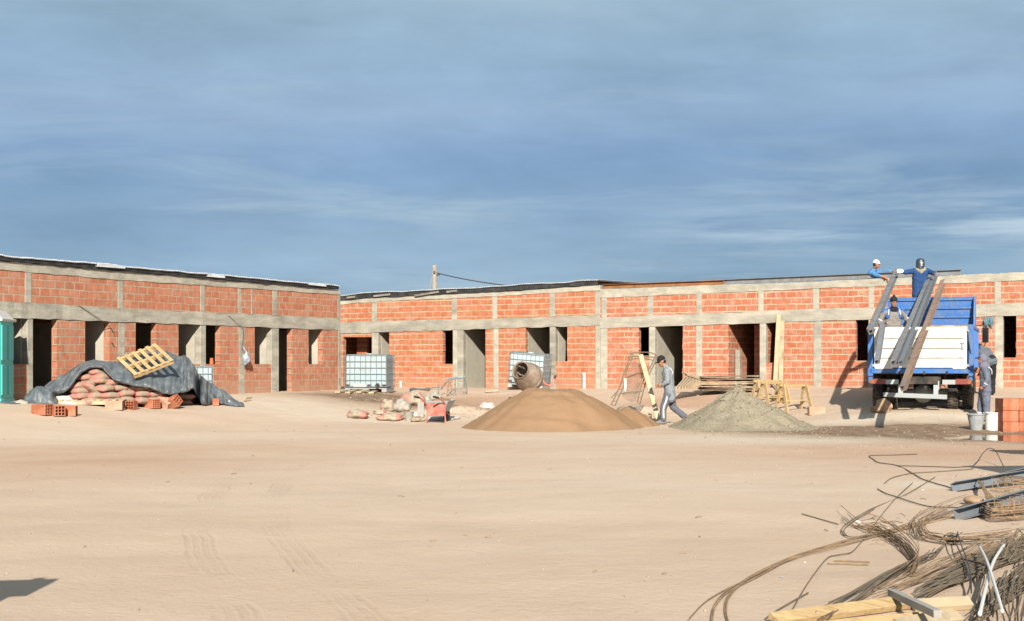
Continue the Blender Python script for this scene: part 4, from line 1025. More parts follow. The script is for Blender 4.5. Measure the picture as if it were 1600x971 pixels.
mound('sand_heap', 'small tan sand heap beside the walking man, right of the large one', M['sand'], q.x, q.y+1.0, [(0, .40), (.25, .34), (1, 0)], lambda th: .78, 1.0, 5.0, rough=.03)
q = G(1160, 675)
mound('gravel_heap', 'pointed heap of grey green gravel beside the sawhorses', M['gravel'], q.x+.28, q.y+2.2, [(0, .98), (.1, .84), (.55, .34), (.8, .1), (1, 0)], lambda th: 1.75 if math.cos(th) > 0 else 1.72, 2.2, 9.0, rough=.07)
# coarser stones lying on the gravel heap
m = MB(); rs = random.Random(13); hp = bpy.data.objects['gravel_heap']; hv = [hp.location+v.co for v in hp.data.vertices]
for k in range(900):
    v = rs.choice(hv)
    if v.y < hp.location.y+.5: stone(m, v+V((rs.uniform(-.05, .05), rs.uniform(-.05, .05), .004)), rs.uniform(.008, .028), rs)
for k in range(420):
    q = G(rs.uniform(1075, 1300), rs.gauss(672, 5)); stone(m, q+V((0, 0, .003)), rs.uniform(.007, .022), rs)
o = m.build('loose_gravel', M['gravel']); tag(o, 'loose gravel stones over the front of the grey green heap', 'gravel', kind='stuff')

# ---- cement mixer
mx_c = P(824, 588, 37.2)
t = thing('cement_mixer', 'cement caked drum mixer with red frame behind the large sand heap', 'cement mixer', (mx_c.x, mx_c.y, gz(mx_c.x, mx_c.y)))
ax_ = V((-.42, -.75, .36)).normalized()
m = MB(); prof = [(.001, -.40), (.2, -.40), (.30, -.34), (.365, -.20), (.375, .0), (.36, .08), (.26, .36), (.235, .42), (.245, .43), (.225, .43), (.21, .40), (.32, .10), (.335, -.15), (.2, -.33), (.001, -.34)]
m.lathe(prof, mx_c, ax_, 36, cap=False); m.build('drum', M['mixer'], t, smooth=True, world=True)
m = MB(); x_ = ax_.orthogonal().normalized(); y_ = ax_.cross(x_)
for sg in (-1, 1): m.bar(mx_c+ax_*.38+x_*(sg*.04)+y_*(sg*.15), mx_c-ax_*.2+x_*(sg*.2)+y_*(sg*.05), .05, .03, up=ax_.cross(y_))
m.build('mixing_blade', M['mixer_in'], t, world=True)
m = MB(); m.lathe([(.366, -.03), (.392, -.03), (.392, .03), (.366, .03)], mx_c-ax_*.1, ax_, 40, cap=False); m.build('ring_gear', M['mixer'], t, world=True)
fr = [P(x, y, 37.6) for x, y in ((846, 592), (851, 600), (858, 603), (863, 601), (866, 592))]
m = MB(); m.tube(fr, .035, 8); m.tube([mx_c+V((0, 0, -.35)), V((mx_c.x, mx_c.y, gz(mx_c.x, mx_c.y)))], .05, 8)
for dx_ in (-.5, .5): m.tube([V((mx_c.x, mx_c.y+.1, mx_c.z-.35)), V((mx_c.x+dx_, mx_c.y+.15, gz(mx_c.x+dx_, mx_c.y+.15)))], .035, 8)
m.tube([V((mx_c.x+.33, mx_c.y+.2, mx_c.z-.1)), fr[0]], .04, 8); m.build('frame', M['red_paint'], t, world=True)
m = MB(); m.tube([fr[-1], fr[-1]+V((.04, 0, .09))], .03, 8); m.build('handle_grip', M['dark'], t, world=True)
m = MB()
for dx_ in (-.45, .45): m.cyl((mx_c.x+dx_-.05, mx_c.y+.6, gz(mx_c.x, mx_c.y+.6)+.2), (mx_c.x+dx_+.05, mx_c.y+.6, gz(mx_c.x, mx_c.y+.6)+.2), .2)
m.build('wheel', M['tyre'], t, world=True)
m = MB(); m.bar(G(800, 609, .15), G(815, 608, .2), .2, .05); solow('plank', m, M['pine'], 'short yellow board lying left of the cement mixer', 'plank')

# ---- wheelbarrow, seen from its handles
p = G(682, 661); wb_ = thing('wheelbarrow', 'red wheelbarrow standing on its legs, grey tray and curved handles', 'wheelbarrow', p, R(-14), scale=.88)
def LB(pts): return [V(q) for q in pts]
m = MB(); m.hexa(LB([(-.22, .12, .33), (.22, .12, .33), (.17, .62, .30), (-.17, .62, .30), (-.33, -.02, .60), (.33, -.02, .60), (.3, .86, .62), (-.3, .86, .62)]))
f_ = m.f; m.f = [x for i, x in enumerate(m.f) if i != 1]; m.build('tray', M['bumper'], wb_, solid=.012)
m = MB(); m.bar((-.26, -.05, .16), (-.26, -.05, .16), .01, .01) if False else None
for sg in (-1, 1):
    m.tube(LB([(sg*.27, -.03, 0), (sg*.25, -.03, .3), (sg*.27, -.03, .55)]), .022, 8)
    m.tube(LB([(sg*.27, -.03, .50), (sg*.12, .55, .27), (sg*.05, .98, .2)]), .02, 8)
m.build('frame', M['red_paint'], wb_)
m = MB(); m.box((0, -.035, .37), (.52, .012, .36)); m.build('leg_plate', M['red_paint'], wb_, bevel=.01)
for sg in (-1, 1):
    m = MB(); m.tube(catmull(LB([(sg*.27, -.03, .48), (sg*.27-.03, -.12, .58), (sg*.27-.09, -.3, .68), (sg*.27-.15, -.46, .72)]), 5), .02, 8); h_ = m.build('handle', M['red_paint'], wb_)
    m = MB(); m.tube(LB([(sg*.27-.11, -.36, .70), (sg*.27-.19, -.56, .735)]), .028, 8); m.build('grip', M['dark'], h_)
m = MB(); m.lathe([(.10, -.04), (.17, -.045), (.19, 0), (.17, .045), (.10, .04)], (0, .98, .2), (1, 0, 0), 22); m.build('wheel', M['tyre'], wb_)
m = MB(); m.ell((0, .42, .58), (.27, .36, .09), None, 20, 8, lambda q: q*(1+.25*noise.noise(q*9))); m.build('load_of_earth', M['sand'], wb_, smooth=True)

# ---- torn sacks, bucket and scrap by the wheelbarrow
def torn(px, py, w_, h_, d_, label, mt, seed, rz=0, cat='torn sack'):
    p = G(px, py); s = p.y/F; W_, H_ = w_*s/2, h_*s/2
    m = MB()
    def fn(q):
        n_ = noise.noise(q*1.6+V((seed, 0, 0))); n2 = noise.noise(q*4.2+V((0, seed, 0)))
        q = q*(1+.38*n_+.17*n2); z = q.z*H_+H_*.8
        return V((q.x*W_, q.y*d_, max(z, 0)))
    m.ell((0, 0, 0), (1, 1, 1), None, 30, 18, fn)
    o = solo('torn_sack', m, M[mt], label, cat, (p.x, p.y+d_*.6, p.z-.01), R(rz), smooth=True); o['group'] = 'torn cement sacks by the wheelbarrow'; return o
torn(557, 654.5, 32, 16, .35, 'dirty red and grey torn sack lying alone, left of the rubbish by the wheelbarrow', 'sack2', 1, -8)
torn(606, 643, 22, 22, .25, 'crumpled red striped sack standing up left in the rubbish heap', 'sack2', 2, 10)
torn(592, 648, 24, 9, .25, 'flat torn red paper scrap at the left edge of the rubbish heap', 'sack2', 3, 0)
torn(627, 644, 26, 22, .3, 'upright cement grey paper sack in the middle of the rubbish heap', 'paper_grey', 4, 4)
torn(610, 658, 38, 14, .3, 'red and beige sack lying flat at the front left of the rubbish heap', 'sack2', 5, 6)
torn(626, 654, 24, 10, .25, 'beige crumpled paper between the flat sack and the bucket', 'paper', 6, 0)
torn(645, 634, 34, 24, .35, 'half full red banded sack tipped at the back of the rubbish heap', 'sack2', 7, 25)
torn(652, 659, 22, 9, .25, 'yellowish torn paper at the foot of the wheelbarrow', 'paper', 8, 0)
torn(650, 652, 14, 10, .2, 'white torn plastic right of the bucket', 'paper_white', 9, 0)
torn(692, 657, 46, 8, .35, 'white plastic sheet crumpled on the ground under the wheelbarrow', 'paper_white', 10, 0)
torn(676, 630, 26, 18, .3, 'pale crumpled sack behind the wheelbarrow tray', 'paper_grey', 11, 0)
torn(762, 641, 28, 13, .3, 'white torn paper half buried at the left flank of the large sand heap', 'paper_white', 12, 8)
torn(683, 640, 16, 8, .2, 'dark torn scrap under the wheelbarrow', 'bucket_grey', 15, 8)
def bucket(px, py, hpx, label, mat, r0=.11, r1=.15, hh=.30, hoop=True, tilt=0):
    p = G(px, py); sc__ = hpx*p.y/F/hh
    t = thing('bucket', label, 'bucket', p+V((0, .15*sc__, -.005)), R(20), None, None, sc__)
    m = MB(); m.lathe([(.001, 0), (r0, 0), (r0+.004, .02), (r1, hh-.02), (r1+.012, hh-.02), (r1+.012, hh), (r1-.008, hh), (r0-.006, .02), (.001, .02)], (0, 0, 0), n=28); m.build('shell', M[mat], t, smooth=False, bevel=.002)
    if hoop:
        m = MB(); m.tube([V(((r1+.01)*math.cos(a), -.0-.6*(r1)*math.sin(a), hh-.03-.03*math.sin(a))) for a in [math.pi*i/14 for i in range(15)]], .004, 6); m.build('handle', M['wire'], t)
    return t
bucket(638.5, 658.5, 15, 'dull grey bucket standing in the rubbish heap left of the wheelbarrow', 'paper_grey')
m = MB(); a = G(656, 655); m.hexa([a+V(q) for q in ((-.07, 0, 0), (.09, 0, 0), (.09, .04, 0), (-.07, .04, 0), (-.07, .25, .42), (.09, .25, .42), (.09, .29, .42), (-.07, .29, .42))]); solow('board', m, M['grey_wood'], 'grey upright board between bucket and wheelbarrow', 'board')

# ---- bent tube frame and hose ring by the middle wall
t = thing('tube_frame', 'bent grey steel tube frame standing before the concrete columns of the middle wall', 'tube frame', G(712, 620))
def PP(l, Y): return [P(x, y, Y) for x, y in l]
Yf = G(712, 618).y
m = MB(); m.tube(PP([(689, 609), (695, 600), (704, 593), (716, 591), (727, 589.5)], Yf), .025, 8); m.tube(PP([(697, 592.5), (712, 589.5), (727, 589)], Yf+.5), .022, 8); m.build('top_rail', M['galv'], t, world=True)
m = MB(); m.tube(PP([(727, 589.5), (730, 613)], Yf), .018, 6); m.tube(PP([(711, 590), (711, 618)], Yf+.4), .018, 6); m.tube(PP([(722, 614.5), (730, 612.5)], Yf), .016, 6); m.tube(PP([(706, 609), (729, 607)], Yf), .012, 6)
m.tube(PP([(685.5, 614), (685, 602)], Yf+.3), .014, 6); m.tube(PP([(679, 615), (686, 614)], Yf+.3), .014, 6); m.build('leg', M['galv'], t, world=True)
m = MB(); m.tube(PP([(702.5, 594), (697.5, 619)], Yf-.3), .018, 6); m.tube(PP([(702.5, 594), (706, 608), (699, 610.5)], Yf-.3), .018, 6); m.build('rusty_brace', M['rust'], t, world=True)
m = MB(); m.tube(catmull(PP([(710, 609), (704, 613), (702, 619), (716, 619.5), (707, 614)], Yf-.1), 5), .014, 6); m.build('bent_wire', M['galv'], t, world=True)
m = MB(); c0 = G(656, 610.5)
for k_ in range(2):
    m.tube([c0+V((.33*(1+.03*k_)*math.cos(a), .9*math.sin(a)*(1+.05*k_), .03+.03*k_+.02*math.sin(3*a))) for a in [2*math.pi*i/30 for i in range(30)]], .014, 6, closed=True)
m.tube(catmull([c0+V((.33, 0, .05)), G(676, 609, .06), G(688, 608.5, .08)], 6), .016, 6)
solow('hose_coil', m, M['galv'], 'grey ring of hose lying flat before the middle wall', 'hose')
m = MB(); m.bar(G(758, 614, .05), G(778, 613, .06), .1, .06); solow('stick', m, M['old_wood2'], 'pale stick on the earth bank left of the large sand heap', 'stick')

# ---- sieve frame of rebar with a torn mesh
t = thing('sieve_frame', 'tall leaning rebar frame with torn rusty mesh beside the walking man', 'sieve', G(975, 634))
def fy(py): return lerp(35.0, 36.1, (634-py)/84)
def Q(x, y, dd=0): return P(x, y, fy(y)+dd)
m = MB()
lft = [(955, 633), (961, 620), (969, 603), (976, 580), (983, 561), (986, 554)]; lft2 = [(961, 634), (967, 620), (975, 602), (979, 580), (987, 561), (990, 555)]
rgt = [(996, 629), (1001, 606), (1010, 585), (1018, 570), (1024, 556)]; rgt2 = [(1000, 632), (1006, 608), (1012, 590), (1021, 572), (1027, 556)]
for l in (lft, lft2, rgt, rgt2): m.tube(catmull([Q(*q) for q in l], 4), .016, 6)
for i in range(10):
    u_ = i/9
    a = catmull([Q(*q) for q in lft], 9); b = catmull([Q(*q) for q in lft2], 9); m.tube([a[int(u_*(len(a)-1))], b[int(u_*(len(b)-1))]], .009, 5)
    a = catmull([Q(*q) for q in rgt], 9); b = catmull([Q(*q) for q in rgt2], 9); m.tube([a[int(u_*(len(a)-1))], b[int(u_*(len(b)-1))]], .009, 5)
m.build('side_rails', M['rebar'], t, world=True)
m = MB()
for l in ([(981, 554), (995, 551), (1012, 551), (1022, 553), (1027, 557)], [(981, 558), (1000, 557), (1026, 559)], [(984, 562), (1005, 560), (1022, 564)], [(977, 591), (986, 587), (998, 583), (1010, 586)], [(966, 616), (985, 613), (1003, 612)], [(955, 622), (966, 610)]): m.tube(catmull([Q(*q) for q in l], 4), .013, 6)
m.build('cross_bars', M['rebar'], t, world=True)
m = MB()
aL = catmull([Q(x+3, y, .03) for x, y in lft2[1:-1]], 8); aR = catmull([Q(x-2, y, .03) for x, y in rgt[:-1]], 8)
def at(l, u_): k_ = u_*(len(l)-1); i = min(int(k_), len(l)-2); return l[i].lerp(l[i+1], k_-i)
for i in range(34):
    u_ = .05+.9*i/33; a, b = at(aL, u_), at(aR, u_); m.tube([a, lerp(a, b, .33)+V((0, .05*math.sin(u_*5), -.06)), lerp(a, b, .66)+V((0, .05, -.06)), b], .0045, 4)
for i in range(20):
    w_ = .04+.92*i/19; m.tube([lerp(at(aL, u_), at(aR, u_), w_)+V((0, .05*math.sin(u_*5), -.06*math.sin(math.pi*w_))) for u_ in [.05+.9*k_/8 for k_ in range(9)]], .0045, 4)
m.build('wire_mesh', M['rust'], t, world=True)
m = MB(); m.ell(Q(977, 602, -.1), (.035, .03, .18), None, 10, 8); m.build('white_rag', M['white_cloth'], t, world=True, smooth=True)
m = MB(); a = P(1028.5, 655, 34.3); b = P(1001, 555, 35.7); m.bar(a, b, .115, .045, up=(0, -1, .3)); solow('plank', m, M['pale_wood'], 'long pale plank leaning against the sieve frame in front of the walking man', 'plank')
for x, y, rz_, lb_ in ((1004, 662, 20, 'small pale timber block on the small sand heap, lower of two'), (1009, 657, -30, 'small pale timber block on the small sand heap, upper of two')):
    q = G(x, y); m = MB(); m.box((0, 0, .06), (.2, .1, .14)); solo('timber_block', m, M['pale_wood'], lb_, 'timber block', V((q.x, q.y-.35, q.z+.06)), 0, None, rot=(R(25), R(15), R(rz_)))

# ---- stack of shuttering boards
rs = random.Random(17)
ppl = 'shuttering boards in the long stack'
nm = ['lowest', 'second', 'third', 'fourth', 'fifth', 'top']
k = 0
for lay in range(6):
    nb = 3
    for j in range(nb):
        x0 = rs.uniform(1090, 1100)-lay*1.0; x1 = rs.uniform(1176, 1194); y_ = 608.5-lay*4.1+rs.uniform(-.7, .7); Yd = 42.1+j*.27+rs.uniform(-.05, .05)
        m = MB(); m.bar(P(x0, y_+rs.uniform(-1, 1), Yd), P(x1, y_+rs.uniform(-1.4, 1.4), Yd), .22, .035)
        fb = ['front', 'middle', 'back'][j]
        solow('board', m, M[rs.choice(['old_wood', 'old_wood2', 'dark_gap_wood', 'dark_gap_wood'])], 'weathered shuttering board, %s one of the %s layer in the stack by the right doorway' % (fb, nm[lay]), 'board', ppl)
for i in range(8):
    x0 = 1057+i*4.6; m = MB(); b = P(x0, 607-i*.2, 41.0+i*.12); e_ = P(x0+15, 589.5+i*.4, 42.0+i*.05); m.bar(b, e_, .03, .07)
    solow('board', m, M[rs.choice(['old_wood2', 'pale_wood', 'old_wood2'])], 'short board in the fan at the left end of the stack, %s from left' % ORD[i], 'board', 'short boards fanned at the stack end')
for i, (a, b, lb_) in enumerate((((1067, 582), (1098, 592), 'dark slanting board topmost over the fan of short boards'), ((1072, 586), (1097, 594), 'dark slanting board just under the topmost over the fan'))):
    m = MB(); m.bar(P(*a, 42.0), P(*b, 42.2), .15, .04); solow('board', m, M['old_wood'], lb_, 'board')
m = MB(); m.bar(G(1097, 616.5, .03), G(1130, 612.5, .05), .1, .04); solow('board', m, M['pale_wood'], 'single pale board on the ground before the shuttering stack', 'board')

# ---- sawhorses
def make_sawhorse(label):
    t = thing('sawhorse', label, 'sawhorse', group='yellow sawhorses')
    Ls, Hh = 1.15, .92
    m = MB(); m.box((0, 0, Hh-.04), (Ls, .1, .08)); m.build('top_beam', M['pine'], t, bevel=.006)
    for sx_ in (-1, 1):
        for sy in (-1, 1):
            m = MB(); m.bar((sx_*(Ls/2-.12), sy*.05, Hh-.02), (sx_*(Ls/2-.06), sy*.3, 0), .115, .05, up=(1, 0, 0)); m.build('leg', M['pine'], t)
        m = MB(); m.bar((sx_*(Ls/2-.09), -.2, .36), (sx_*(Ls/2-.09), .2, .36), .08, .03); m.build('cross_brace', M['pine'], t)
    m = MB(); m.bar((-Ls/2+.1, 0, .40), (Ls/2-.1, 0, .40), .07, .03); m.build('stretcher', M['pine'], t)
    return t
s1 = make_sawhorse('yellow timber sawhorse at the right end of the row beside the gravel heap')
q = G(1244, 646); place(s1, (q.x, q.y+.3, q.z), R(28), scale=.82)
for (x, y, rz_, lb_) in ((1217, 641, 34, 'yellow timber sawhorse in the middle of the row behind the gravel heap'), (1207, 638, 26, 'yellow timber sawhorse at the left end of the row, mostly behind the gravel heap')):
    c_ = copy_tree(s1); q = G(x, y); c_.location = (q.x, q.y+.7, q.z); c_.rotation_euler = (0, 0, R(rz_)); c_['label'] = lb_
m = MB(); m.box((0, 0, .1), (.42, .2, .22)); q = G(1277, 647.5); solo('clay_block', m, M['terra_pale'], 'pale dusty brick block on the ground right of the sawhorses', 'brick', V((q.x, q.y+.1, q.z-.02)), R(4), bevel=.01)
m = MB(); a, b = G(1204, 617), G(1228, 632); m.bar(a+V((0, 0, .35)), b+V((0, 0, .12)), .09, .05); solow('plank', m, M['old_wood2'], 'dark plank slanting down under the sawhorses', 'plank')

# ---- buckets and brick stack by the puddle
bucket(1529.5, 673, 26, 'grey cement caked bucket beside the white one at the puddle', 'bucket_grey', .10, .155, .30)
bucket(1555, 673.5, 29, 'white plastic bucket standing right of the grey one at the puddle', 'white_plastic', .135, .15, .36)
q = G(1586, 676); bx, by = q.x+.08, q.y+.35
z = q.z-.02; n_ = 0
for lay, dims in enumerate([.24, .24, .26]):
    for j in range(3):
        w_ = .33; m = MB(); m.box((0, 0, dims/2), (.34, .46, dims-.006))
        for c_ in range(5): m.box((-.13+.065*c_, -.2305, dims/2), (.02, .004, dims-.05))
        o = solo('clay_block', m, M['terra'], 'orange clay block, %s in the %s course of the stack at the right edge' % (['left', 'middle', 'right'][j], ['bottom', 'middle', 'top'][lay]), 'brick', (bx-.13+j*.347, by+.02*((lay+j) % 2), z), R(2), 'clay blocks stacked at the right edge', bevel=.006)
    z += dims
# ================================================================ people
def remesh(mb, voxel, name, mat, parent, amp=0.0, freq=9.0, smooth_it=4, dec=None):
    inv = MATS[parent.name].inverted(); mb.v = [inv @ v for v in mb.v]
    me = mb.mesh(name+'_tmp'); o = bpy.data.objects.new(name+'_tmp', me); COL.objects.link(o)
    md = o.modifiers.new('r', 'REMESH'); md.mode = 'VOXEL'; md.voxel_size = voxel
    s = o.modifiers.new('s', 'SMOOTH'); s.factor = .5; s.iterations = smooth_it
    if dec: d_ = o.modifiers.new('d', 'DECIMATE'); d_.ratio = dec
    dg = bpy.context.evaluated_depsgraph_get(); dg.update()
    nm = bpy.data.meshes.new_from_object(o.evaluated_get(dg)); nm.name = name
    bpy.data.objects.remove(o); bpy.data.meshes.remove(me)
    nm.materials.clear()
    if amp:
        ns = [v.normal.copy() for v in nm.vertices]
        for v, n_ in zip(nm.vertices, ns):
            c_ = v.co; k = noise.noise(V((c_.x*freq, c_.y*freq, c_.z*freq*1.5)))*.7+.5*(1-2*abs(noise.noise(V((c_.x*freq*1.7+5, c_.y*freq*1.7, c_.z*freq*2.3)))))
            v.co = c_+n_*(amp*k)
    return link(name, nm, mat, parent, smooth=True)
def frame_of(f):
    f = V(f).normalized(); up = V((0, 0, 1)); r_ = f.cross(up).normalized(); u_ = r_.cross(f)
    return Matrix((r_, f, u_)).transposed()        # x right, y forward, z up
def add_hand(mb, wr, d_, palm_n, side=1, curl=.6, s=1.0):
    """hand at wrist wr pointing along d_, palm normal palm_n; five unequal curled fingers"""
    d_ = V(d_).normalized(); pn = (V(palm_n)-d_*V(palm_n).dot(d_)).normalized(); ac = d_.cross(pn)*side
    c_ = wr+d_*.05*s
    for a in (-.027, -.009, .009, .027): mb.caps(wr+ac*a*.6*s, wr+d_*.085*s+ac*a*s, .017*s, .014*s, 8)
    for a, ln in ((-.031, .062), (-.0105, .074), (.0105, .08), (.031, .072)):
        p0 = wr+d_*.082*s+ac*a*s; ang = 0; p = p0
        for seg in range(3):
            ang += curl*(.55 if seg == 0 else .6); dd = d_*math.cos(ang)+pn*math.sin(ang); q = p+dd*(ln*s*(.45, .32, .23)[seg]); mb.caps(p, q, .0095*s, .0085*s, 7); p = q
    p = wr+d_*.025*s+ac*.028*s; q = p+(d_*.6+ac*.7+pn*.35).normalized()*.04*s; mb.caps(p, q, .0135*s, .011*s, 8); r_ = q+(d_*.85+ac*.15+pn*.5).normalized()*.035*s; mb.caps(q, r_, .011*s, .009*s, 8)
def add_head(mb, hc, Rm, s=1.0):
    def T(x, y, z): return hc+Rm @ V((x*s, y*s, z*s))
    mb.ell(hc+Rm @ V((0, -.01, .025)), (.076*s, .096*s, .098*s), Rm, 20, 14)           # skull
    mb.ell(T(0, .022, -.035), (.060*s, .070*s, .082*s), Rm, 18, 12)                       # face
    mb.ell(T(0, .05, -.095), (.030*s, .028*s, .024*s), Rm, 12, 8)                          # chin
    mb.caps(T(0, .088, .018), T(0, .108, -.022), .010*s, .015*s, 8)                        # nose
    for sx_ in (-1, 1):
        mb.ell(T(sx_*.032, .082, .026), (.022*s, .012*s, .008*s), Rm, 10, 6)               # brow
        mb.ell(T(sx_*.078, -.004, -.005), (.010*s, .020*s, .032*s), Rm, 10, 8)             # ear
        mb.ell(T(sx_*.042, .058, -.03), (.02*s, .02*s, .018*s), Rm, 10, 6)                 # cheek
    mb.ell(T(0, .083, -.055), (.024*s, .010*s, .0055*s), Rm, 10, 6); mb.ell(T(0, .081, -.067), (.020*s, .010*s, .006*s), Rm, 10, 6)   # lips
def eyes(t, hc, Rm):
    for sx_ in (-1, 1):
        m = MB(); m.ell(hc+Rm @ V((sx_*.031, .081, .008)), (.011, .008, .007), Rm, 10, 8); m.build('eye', M['hair'], t, smooth=True, world=True)
def person(label, J, face, jacket, trousers, shoes='boot', jk_long=.08, hoodup=None, glove=None, voxel=.0085, tr_amp=.014):
    base = V(((J['anL'].x+J['anR'].x)/2, (J['anL'].y+J['anR'].y)/2, min(J['anL'].z, J['anR'].z)-.08))
    t = thing('person', label, 'person', base)
    Rm = frame_of(face); hc = J['head']
    rgt = (J['shR']-J['shL']).normalized()
    # body
    b = MB(); add_head(b, hc, Rm)
    b.caps(J['neck'], hc+Rm @ V((0, -.02, -.04)), .058, .054)
    ch = (J['shL']+J['shR'])/2
    b.caps(J['neck']+V((0, 0, -.02)), J['shL'], .05, .05); b.caps(J['neck']+V((0, 0, -.02)), J['shR'], .05, .05)
    b.caps(ch+(J['hip']-ch)*.12-rgt*.06, J['hip']-rgt*.06, .095, .09); b.caps(ch+(J['hip']-ch)*.12+rgt*.06, J['hip']+rgt*.06, .095, .09)
    hr = (J['hipR']-J['hipL'])
    for s_ in 'LR':
        b.caps(J['sh'+s_], J['el'+s_], .048, .038); b.caps(J['el'+s_], J['wr'+s_], .037, .026)
        add_hand(b, J['wr'+s_], J.get('hd'+s_, (J['wr'+s_]-J['el'+s_])), J.get('pn'+s_, -rgt if s_ == 'R' else rgt), 1 if s_ == 'L' else -1, J.get('curl'+s_, .6))
        b.caps(J['hip'+s_], J['kn'+s_], .085, .055); b.caps(J['kn'+s_], J['an'+s_], .053, .036); b.caps(J['an'+s_], J['toe'+s_], .036, .028)
    remesh(b, voxel, 'body', M['skin'], t)
    eyes(t, hc, Rm)
    # jacket: one garment with sleeves
    j = MB(); low = J['hip']+(J['hip']-ch).normalized()*jk_long
    for k in (-.075, 0, .075):
        j.caps(ch+(J['hip']-ch)*.10+rgt*k*1.25, low+rgt*k, .118, .118)
    j.caps(J['shL'].lerp(ch, .1), J['shR'].lerp(ch, .1), .085, .085); j.caps(ch, J['neck']+V((0, 0, .012)), .10, .07)
    for s_ in 'LR':
        j.caps(J['sh'+s_], J['el'+s_], .072, .058); j.caps(J['el'+s_], J['wr'+s_].lerp(J['el'+s_], .06), .057, .043)
        j.caps(J['wr'+s_].lerp(J['el'+s_], .12), J['wr'+s_].lerp(J['el'+s_], .03), .047, .046)
    jo = remesh(j, .012, 'jacket', M[jacket], t, .017, 7.0, 3)
    # trousers
    q = MB(); q.caps(J['hipL'], J['hipR'], .12, .12); q.caps(J['hip']-rgt*.05, J['hip']+rgt*.05+V((0, 0, .03)), .12, .12)
    for s_ in 'LR':
        q.caps(J['hip'+s_], J['kn'+s_], .112, .080); q.caps(J['kn'+s_], J['an'+s_].lerp(J['kn'+s_], .08), .080, .068)
        for k in range(3):
            c_ = J['an'+s_].lerp(J['kn'+s_], .1+.13*k); q.caps(c_, c_+(J['kn'+s_]-J['an'+s_]).normalized()*.03, .074, .07)
    to = remesh(q, .012, 'trousers', M[trousers], t, tr_amp, 9.0, 3)
    for s_ in 'LR':
        f_ = MB(); an, toe = J['an'+s_], J['toe'+s_]; d_ = (toe-an); hl = J.get('heel'+s_, an-d_*.25-V((0, 0, .03)))
        f_.caps(hl, toe, .04, .034); f_.caps(an, hl, .046, .042); f_.caps(an, an.lerp(toe, .6), .046, .038); f_.caps(toe-V((0, 0, .005)), hl.lerp(toe, .2)-V((0, 0, .005)), .038, .04)
        f_.caps(an+(J['kn'+s_]-an).normalized()*.08, an, .048, .046)
        remesh(f_, .01, 'shoe', M[shoes], t)
    return t, Rm, ch, rgt
def cap_hat(t, hc, Rm, mat, brim=True, name='cap'):
    m = MB()
    def fn(q): return V((q.x*.086, q.y*.106-.008, max(q.z, -.12)*.105))
    m.ell(hc+Rm @ V((0, -.008, .048)), (1, 1, 1), Rm, 24, 14, fn)
    if brim:
        b_ = []
        for k in range(13):
            a = math.pi*(k/12)
            b_.append([hc+Rm @ V((.078*math.cos(a), .03+.06*math.sin(a), .045)), hc+Rm @ V((.074*math.cos(a), .04+.125*math.sin(a), .032-.01*math.sin(a)*0))])
        o_ = len(m.v); m.grid(b_); m.grid([[p-Rm @ V((0, 0, .008)) for p in r_] for r_ in b_])
    return m.build(name, M[mat], t, smooth=True, world=True)
def hair_cap(t, hc, Rm, mat='hair'):
    m = MB()
    def fn(q): return V((q.x*.083, q.y*.103-.012, max(q.z, -.75 if q.y < .1 else -.1)*.106))
    m.ell(hc+Rm @ V((0, -.012, .03)), (1, 1, 1), Rm, 24, 16, fn); return m.build('hair', M[mat], t, smooth=True, world=True)
def band(t, a, b, r, mat='reflect', name='reflective_band', n=22):
    m = MB(); m.lathe([(r-.004, 0), (r, .002), (r, (V(b)-V(a)).length-.002), (r-.004, (V(b)-V(a)).length)], a, V(b)-V(a), n, cap=False); return m.build(name, M[mat], t, smooth=True, world=True)

# ---- man walking left, front leg planted, rear leg toeing off
Yw = G(1038, 663.5).y+.05; gw = gz(G(1038, 663.5).x, Yw); sW = F/Yw
def W(px, py, dy=0.0): return P(px, py, Yw+dy)
J = dict(head=W(1033.5, 565.5), neck=W(1040.5, 575.5), shL=W(1042.5, 580.5, -.16), shR=W(1041.5, 580.5, .16), hip=W(1046, 611), elL=W(1043.5, 596.5, -.23), wrL=W(1035.5, 601.5, -.17),
         elR=W(1040, 597.5, .22), wrR=W(1032.5, 602, .12), hipL=W(1044.5, 617, -.085), hipR=W(1048, 617, .085), knL=W(1036.2, 638.5, -.09), anL=W(1036.5, 657, -.09), toeL=W(1026.5, 660.5, -.10),
         knR=W(1052, 636.5, .08), anR=W(1070, 651.5, .09), toeR=W(1071.5, 661.0, .09), hdL=V((-.9, .1, -.25)), hdR=V((-.9, 0, -.25)), curlL=.9, curlR=.9, pnL=V((0, 1, .2)), pnR=V((0, -1, .2)))
J['heelR'] = W(1075.5, 651, .09); J['heelL'] = W(1039.5, 660.3, -.09)
dz = gw+.034-(J['toeL'].z-.034) if False else 0
t, Rm, ch, rgt = person('man in grey hoodie and dark cap walking left with his head bowed', J, V((-.9, -.22, -.42)), 'grey_cloth', 'grey_trs', jk_long=.17)
cap_hat(t, J['head'], Rm, 'black_cloth', True, 'cap'); 
m = MB(); m.ell(J['head']+Rm @ V((0, -.045, -.012)), (.079, .066, .062), Rm, 16, 10); m.build('hair', M['hair'], t, smooth=True, world=True)
m = MB(); m.caps(W(1043, 575.5, -.09), W(1047.5, 580, -.03), .055, .05); m.caps(W(1043, 575.5, .09), W(1047.5, 580, .03), .055, .05); m.caps(W(1046, 577, -.05), W(1046, 577, .05), .06, .06); remesh(m, .012, 'hood', M['grey_cloth'], t, .006)
m = MB()      # white print on the back of the shoulder
pr = [W(1046.8, 574.8, -.12), W(1049.6, 577.5, -.10), W(1051.4, 582.5, -.10), W(1050.8, 585.5, -.115), W(1048.4, 583.5, -.155), W(1047, 579, -.155)]
